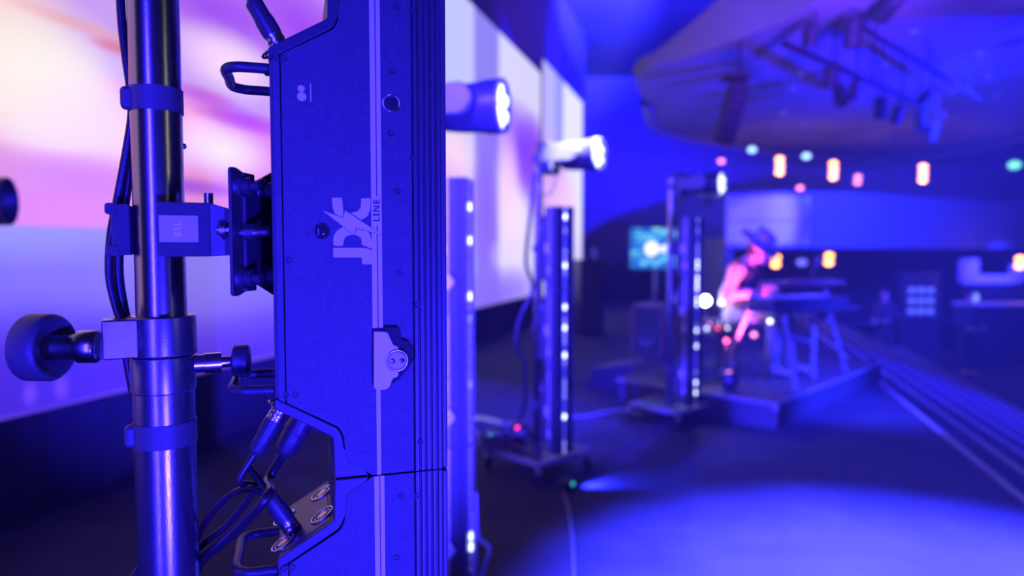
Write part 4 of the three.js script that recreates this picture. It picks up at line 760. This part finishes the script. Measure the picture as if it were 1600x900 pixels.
{ // dark speaker stack at the far end of the stage
  const D = 11.5, p = at(918, 420, D), t = thing('speaker_stack', 'dark stack of speaker cabinets before the end of the far video wall', 'loudspeaker', [p.x, 0, p.z], R(15));
  for (let i = 0; i < 2; i++) { part('cabinet', rbox(0.42, 0.62, 0.45, 0.015, 0, 0.315 + i * 0.64, 0), m.coatPlain, t); part('grille', rbox(0.36, 0.56, 0.015, 0.006, 0, 0.315 + i * 0.64, 0.23), m.mesh, t); }
  for (const [i, y] of [[0, 1.33], [1, 1.42]]) { part('indicator', new THREE.SphereGeometry(0.018, 12, 8).translate(0.08, y, 0.1), m.blueBulb, t); part('indicator_stem', cyl(0.006, 0.006, 0.15, 0.08, y - 0.08, 0.1, 8), m.coatPlain, t); }
}

// ---------------------------------------------------------------- balcony, ceilings, far hall
const smooth = (pts, n = 60) => new THREE.CatmullRomCurve3(pts.map(([x, z]) => V(x, 0, z)), false, 'catmullrom', 0.5).getPoints(n).map((p) => [p.x, p.z]);
{
  const line = smooth([[4.75, -15.2], [6.2, -15.0], [8.4, -15.6], [10.8, -16.9], [14.2, -18.2], [20.8, -19.2]]);
  const back = [[20.8, -24], [4.75, -24]];
  struct('trim_16', slab([...line.map(([x, z]) => [x, z - 0.12]), ...back], 1.5, 1.72), m.wall);
  const band = (pts, t, y0, y1) => slab([...pts, ...pts.slice().reverse().map(([x, z]) => [x, z - t])], y0, y1);
  struct('wall_balcony', band(line, 0.12, 1.47, 2.66), m.wall);
  struct('trim_17', band(line.map(([x, z]) => [x, z + 0.03]), 0.18, 2.66, 2.71), m.wall);
  const pn = thing('balcony_light_patch', 'pale board standing for a patch of projected light on the balcony front', 'panel', [4.72, 1.5, -15.15]);  // projected light on the balcony put into a pale board
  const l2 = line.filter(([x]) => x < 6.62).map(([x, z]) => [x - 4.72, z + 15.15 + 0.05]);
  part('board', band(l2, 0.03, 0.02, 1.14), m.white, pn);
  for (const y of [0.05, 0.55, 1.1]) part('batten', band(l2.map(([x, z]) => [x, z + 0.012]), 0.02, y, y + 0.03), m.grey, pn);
  struct('wall_end', box(0.2, 2.7, 8.8, 4.85, 0.15, -19.7), m.wall);
}
{
  // lower hall ceiling: an oval with a rounded rim and a curved fascia towards the stage
  const H = EYE + 3.0, P = (px, py) => { const q = onY(px, py, H); return [q.x, q.z]; };
  const rim = [P(1420, -140), P(1330, -40), P(1280, 0), P(1215, 36), P(1150, 62), P(1070, 92), P(995, 120)];
  const far = [P(1008, 160), P(1032, 205), P(1130, 226), P(1250, 244), P(1380, 250), P(1500, 238), P(1620, 212)];
  const curve = smooth([...rim, ...far], 120);
  const end = curve[curve.length - 1];
  struct('ceiling_hall', slab([...curve, [20.8, end[1]], [20.8, curve[0][1]]], H, H + 0.25), m.wall);
  const rimTube = new THREE.TubeGeometry(new THREE.CatmullRomCurve3(smooth(far, 60).map(([x, z]) => V(x, H + 0.02, z))), 120, 0.1, 10);
  struct('trim_18', rimTube, m.wall);
  const a = smooth(rim, 50), pos = [], idx = [];
  a.forEach(([x, z], i) => { const k = 1 - i / (a.length - 1), hgt = 0.12 + 1.35 * k, lean = 0.55 * k + 0.1; pos.push(x, H, z, x - lean * 0.9, H + hgt, z - lean * 0.25, x - lean * 0.9 + 0.1, H + hgt + 0.02, z - lean * 0.25); });
  for (let i = 0; i < a.length - 1; i++) { const b = i * 3, n = b + 3; idx.push(b, n, b + 1, b + 1, n, n + 1, b + 1, n + 1, b + 2, b + 2, n + 1, n + 2); }
  const g = new THREE.BufferGeometry(); g.setAttribute('position', new THREE.Float32BufferAttribute(pos, 3)); g.setIndex(idx); g.computeVertexNormals();
  struct('trim_19', g, M({ name: 'fascia_paint', color: lin(0.17, 0.17, 0.19), roughness: 0.7, side: THREE.DoubleSide }));
  // small recessed lights
  const dl = [[1428, 48], [1383, 100], [1532, 83], [1477, 126], [1545, 119], [1490, 143], [1558, 148], [1578, 207], [1215, 198], [1251, 115], [1240, 138], [1223, 177], [1131, 185], [1258, 195]];
  for (const [px, py] of dl) {
    const p = onY(px, py, H), t = thing('downlight', 'tiny dim blue downlight set in the curved hall ceiling', 'ceiling light', [p.x, H, p.z], 0, 'downlights in the hall ceiling');
    part('ring', new THREE.TorusGeometry(0.05, 0.012, 8, 20).rotateX(Math.PI / 2), m.grey, t); part('lens', cyl(0.045, 0.045, 0.012, 0, -0.002, 0, 18), glow('downlight_lens', 0.12, 0.14, 1, 1.2), t);
  }
}
// pendants of stacked bulbs
function pendant(px, py, D, n, mat, label, group, ceilY, r = 0.05, inten = 0, col) {
  const p = at(px, py, D), t = thing('pendant_lamp', label, 'lamp', p, 0, group);
  for (let i = 0; i < n; i++) part('bulb', new THREE.SphereGeometry(r, 16, 12).scale(1.15, 0.8, 1.15).translate((i % 2) * 0.01, (i - (n - 1) / 2) * r * 1.9, 0), mat, t);
  part('cord', cyl(0.008, 0.008, ceilY - p.y - r * n, 0, (ceilY - p.y + r * n) / 2, 0, 8), m.cable, t);
  part('cap', cyl(r * 0.5, r * 0.8, r, 0, r * n + r * 0.3, 0, 14), m.coatPlain, t);
  if (inten) { const l = new THREE.PointLight(lin(...col), inten, 0, 2); l.position.set(0, -r * n - 0.05, 0); l.castShadow = true; t.add(l); }
}
const ORG = [1, 0.4, 0.1];
for (const [px, py, n] of [[1218, 259, 3], [1302, 266, 3], [1442, 271, 3]]) pendant(px, py, 17.5, n, m.amber, 'amber pendant of stacked bulbs above the balcony rail', 'amber pendants above the balcony', 4.4, 0.085, 1.3, ORG);
for (const [px, py, n] of [[1127, 252, 1], [1340, 281, 2], [1250, 294, 1]]) pendant(px, py, 18.5, n, m.pinkBulb, 'small pink pendant bulb above the balcony', 'pink pendants above the balcony', 4.4, 0.075);
for (const [px, py] of [[1175, 234], [1260, 244]]) pendant(px, py, 17, 1, m.iceBulb, 'pale icy bulb close under the rim of the hall ceiling', 'icy bulbs under the ceiling rim', 4.4, 0.085);
pendant(1397, 314, 16.6, 1, m.iceBulb, 'pale icy bulb hanging just at the balcony rail', null, 4.4, 0.075);
pendant(1585, 258, 17.5, 1, m.greenBulb, 'pale green bulb above the balcony near the dark side wall', null, 4.4, 0.12);
for (const [px, py, n] of [[1120, 405, 2], [1212, 408, 2], [1295, 405, 2], [1593, 410, 2]]) pendant(px, py, 16.2, n, m.amber, 'amber pendant of two bulbs hanging beneath the balcony', 'amber pendants beneath the balcony', 1.5, 0.085, 0.5, ORG);
pendant(1253, 410, 16.2, 1, m.blueBulb, 'bluish bulb beneath the balcony between two amber pendants', null, 1.5, 0.1);
// stage lamps hung on two pipes below the hall ceiling, line array
{
  const pipe = (a, b, label) => { const t = thing('lighting_pipe', label, 'pipe', a.clone().add(b).multiplyScalar(0.5)); const c = t.position; part('pipe', rod(a.clone().sub(c), b.clone().sub(c), 0.04), m.dark, t); for (const k of [0.1, 0.5, 0.9]) { const p = a.clone().lerp(b, k).sub(c); part('hanger', rod(p, p.clone().setY(EYE + 3 - c.y), 0.015, 8), m.dark, t); } return t; };
  pipe(at(1225, 68, 8.8), at(1475, 180, 11), 'front lighting pipe crowded with small lamps under the hall ceiling');
  pipe(at(1345, 42, 8.6), at(1530, 155, 11), 'rear lighting pipe with two big lamps under the hall ceiling');
  const can = (px, py, D, k, tilt, label, group) => { const t = thing('stage_lamp', label, 'lamp', at(px, py, D), rnd() * 6, group); t.rotation.x = tilt; part('housing', lathe([[0, -0.2], [0.06, -0.2], [0.1, -0.12], [0.11, 0.2], [0.1, 0.2], [0.09, 0.05], [0, 0.04]].map(([a, b]) => [a * k, -b * k]), 20), m.dark, t); part('yoke', tube([V(-0.12, 0, 0), V(-0.12, 0.2, 0), V(-0.06, 0.27, 0), V(0.06, 0.27, 0), V(0.12, 0.2, 0), V(0.12, 0, 0)].map((p) => p.multiplyScalar(k)), 0.012 * k, 24, 6), m.dark, t); t.updateMatrixWorld(true); const y0 = t.localToWorld(V(0, 0.27 * k, 0)); part('hook', rod(V(0, 0.27 * k, 0), t.worldToLocal(V(y0.x, EYE + 3, y0.z)), 0.012, 8), m.dark, t); };
  for (const [px, py, D, k, tl] of [[1298, 120, 9.4, 0.75, 0.3], [1312, 148, 9.5, 0.8, -0.4], [1334, 140, 9.6, 0.7, 0.5], [1376, 168, 10, 0.8, 0], [1402, 178, 10.2, 0.7, 0.6], [1440, 188, 10.6, 0.8, -0.3], [1458, 205, 10.8, 0.7, 0.4], [1446, 150, 10.4, 0.6, 1.2]]) can(px, py, D, k, tl, 'small dark lamp clamped along the front lighting pipe', 'small lamps on the front pipe');
  can(1332, 50, 8.6, 0.95, 0.05, 'big dark lamp pointing straight down from the hall ceiling', null);
  can(1390, 10, 8.2, 1.0, 1.3, 'big dark lamp lying tilted under the hall ceiling', null);
  can(1268, 52, 8.8, 0.7, 0.5, 'dark lamp close against the curved fascia', null);
  const t = thing('line_array', 'dark curved column of hung speakers below the hall ceiling', 'loudspeaker', at(1150, 120, 10));
  const a = at(1156, 132, 10).sub(t.position), b = at(1130, 222, 10).sub(t.position);
  for (let i = 0; i < 6; i++) { const p = a.clone().lerp(b, (i + 0.5) / 6); part('cabinet', rbox(0.25, 0.135, 0.25, 0.01).rotateZ(-0.28).translate(p.x, p.y, p.z), m.dark, t); }
  part('fly_frame', [rbox(0.36, 0.06, 0.3, 0.01, 0, -0.02, 0), rod(V(0.05, 0, 0), V(0.05, EYE + 3 - t.position.y, 0), 0.02)], m.dark, t);
}
// hall below the balcony: bar shelf with lights, counter, guests
{
  const D = 17.5, c = at(1440, 468, D), t = thing('bar_shelf', 'dark shelf unit with three rows of glowing blue lights below the balcony', 'shelf', [c.x, HALL, c.z]);
  const y0 = c.y - HALL;
  part('carcass', rbox(1.0, y0 + 0.7, 0.4, 0.02, 0, (y0 + 0.7) / 2, -0.25), m.coatPlain, t);
  for (let j = 0; j < 3; j++) { part('shelf_board', box(0.94, 0.03, 0.12, 0, y0 - 0.42 + j * 0.27, 0), m.grey, t); for (let i = 0; i < 3; i++) part('lamp', rbox(0.17, 0.13, 0.05, 0.02, -0.24 + i * 0.24, y0 - 0.3 + j * 0.27, -0.02), glow('shelf_lamp', 0.1, 0.16, 1, 1.0), t); }
  const b = at(1560, 475, 16), bt = thing('bar_counter', 'long dark bar counter with a blue-lit top below the balcony', 'counter', [b.x + 0.6, HALL, b.z]);
  const by = b.y - HALL;
  part('top', rbox(3.0, 0.06, 0.6, 0.015, 0, by, 0), m.white, bt); part('front_board', rbox(2.9, by - 0.05, 0.45, 0.01, 0, (by - 0.05) / 2, -0.03), m.coatPlain, bt);
  const lp = at(1521, 470, 15.9), lt = thing('counter_lamp', 'pale blue globe lamp at the end of the bar counter', 'lamp', [lp.x, b.y + 0.03, b.z + 0.1]);
  part('globe', new THREE.SphereGeometry(0.1, 18, 12).translate(0, 0.13, 0), glow('globe', 0.25, 0.32, 1, 1.6), lt); part('foot', cyl(0.05, 0.06, 0.03, 0, 0.015, 0), m.steel, lt);
  const s = at(1548, 425, 18), so = thing('corner_sofa', 'blue-lit curved sofa back against the wall below the balcony', 'sofa', [s.x, HALL, s.z]);
  const sy = s.y - HALL;
  part('backrest', [rbox(0.45, 0.62, 0.3, 0.08, -0.6, sy + 0.05, 0), rbox(1.6, 0.26, 0.3, 0.08, 0, sy - 0.2, 0), rbox(0.35, 0.45, 0.3, 0.08, 0.7, sy, 0)], m.white, so);
  part('base', rbox(1.7, sy - 0.3, 0.5, 0.02, 0, (sy - 0.3) / 2, 0), m.coatPlain, so);
  const bl = new THREE.SpotLight(lin(...BLUE2), 60, 0, R(30), 1, 2); bl.position.set(0, sy + 0.9, 1.6); bl.target.position.set(0, sy, 0); bl.castShadow = true; so.add(bl, bl.target);
}
function standing(px, D, hgt, turn, label, mt, light) {
  const p = at(px, 500, D), t = thing('person', label, 'person', [p.x, HALL, p.z], turn), k = hgt / 1.75, v = (x, y, z) => V(x * k, y * k, z * k);
  const core = [[v(-0.09, 0.9, 0), v(-0.1, 0.5, 0.02), 0.085, 0.06], [v(0.09, 0.9, 0), v(0.11, 0.5, 0.02), 0.085, 0.06], [v(-0.1, 0.5, 0.02), v(-0.1, 0.08, 0), 0.056, 0.04], [v(0.11, 0.5, 0.02), v(0.13, 0.08, 0), 0.056, 0.04], [v(-0.1, 0.06, 0), v(-0.11, 0.04, 0.16), 0.045, 0.035], [v(0.13, 0.06, 0), v(0.15, 0.04, 0.16), 0.045, 0.035], [v(0, 0.95, 0), v(0, 1.12, 0), 0.13, 0.115], [v(0, 1.12, 0), v(0, 1.32, 0), 0.12, 0.14], [v(-0.15, 1.4, 0), v(0.15, 1.4, 0), 0.065, 0.065], [v(0, 1.42, 0), v(0, 1.56, 0.02), 0.055, 0.05],
    [v(-0.19, 1.39, 0), v(-0.25, 1.1, 0.0), 0.052, 0.042], [v(0.19, 1.39, 0), v(0.25, 1.1, 0.0), 0.052, 0.042], [v(-0.25, 1.1, 0), v(-0.16, 1.0, 0.22), 0.04, 0.03], [v(0.25, 1.1, 0), v(0.16, 1.02, 0.22), 0.04, 0.03]];
  part('body', [bodyGeo(core, 0.05, 0.02), bodyGeo(headBones(v(0, 1.63, 0.03), V(0, 0, 1), V(1, 0, 0), k), 0.025, 0.008), bodyGeo(handBones(v(-0.16, 1.0, 0.22), v(0.3, -0.1, 0.9).normalize(), V(1, 0, 0), UPV), 0.008, 0.005), bodyGeo(handBones(v(0.16, 1.02, 0.22), v(-0.3, -0.1, 0.9).normalize(), V(-1, 0, 0), UPV), 0.008, 0.005)], m.skin, t);
  part('jacket', bodyGeo([[v(0, 0.92, 0), v(0, 1.32, 0), 0.15, 0.16], [v(-0.15, 1.4, 0), v(0.15, 1.4, 0), 0.078, 0.078], [v(-0.19, 1.39, 0), v(-0.25, 1.1, 0), 0.066, 0.056], [v(0.19, 1.39, 0), v(0.25, 1.1, 0), 0.066, 0.056], [v(-0.25, 1.1, 0), v(-0.18, 1.02, 0.17), 0.054, 0.046], [v(0.25, 1.1, 0), v(0.18, 1.04, 0.17), 0.054, 0.046]], 0.04, 0.02), mt, t);
  part('trousers', bodyGeo([[v(-0.09, 0.9, 0), v(-0.1, 0.5, 0.02), 0.1, 0.078], [v(0.09, 0.9, 0), v(0.11, 0.5, 0.02), 0.1, 0.078], [v(-0.1, 0.5, 0.02), v(-0.1, 0.1, 0), 0.074, 0.064], [v(0.11, 0.5, 0.02), v(0.13, 0.1, 0), 0.074, 0.064]], 0.04, 0.02), m.vest, t);
  part('hair', bodyGeo([[v(0, 1.67, 0), v(0, 1.69, 0.02), 0.1 * k, 0.098 * k]], 0.02, 0.01), m.hair, t);
  return t;
}
standing(1511, 14.4, 1.74, R(10), 'dark figure standing in the hall in front of the bar counter', m.mesh);
standing(1383, 16.0, 1.7, R(-50), 'dark figure standing in the hall near the glowing shelf', m.mesh);

shade(scene);
scene.traverse((o) => { if (o.isMesh) { o.castShadow = true; o.receiveShadow = true; } });
renderer.render(scene, camera);
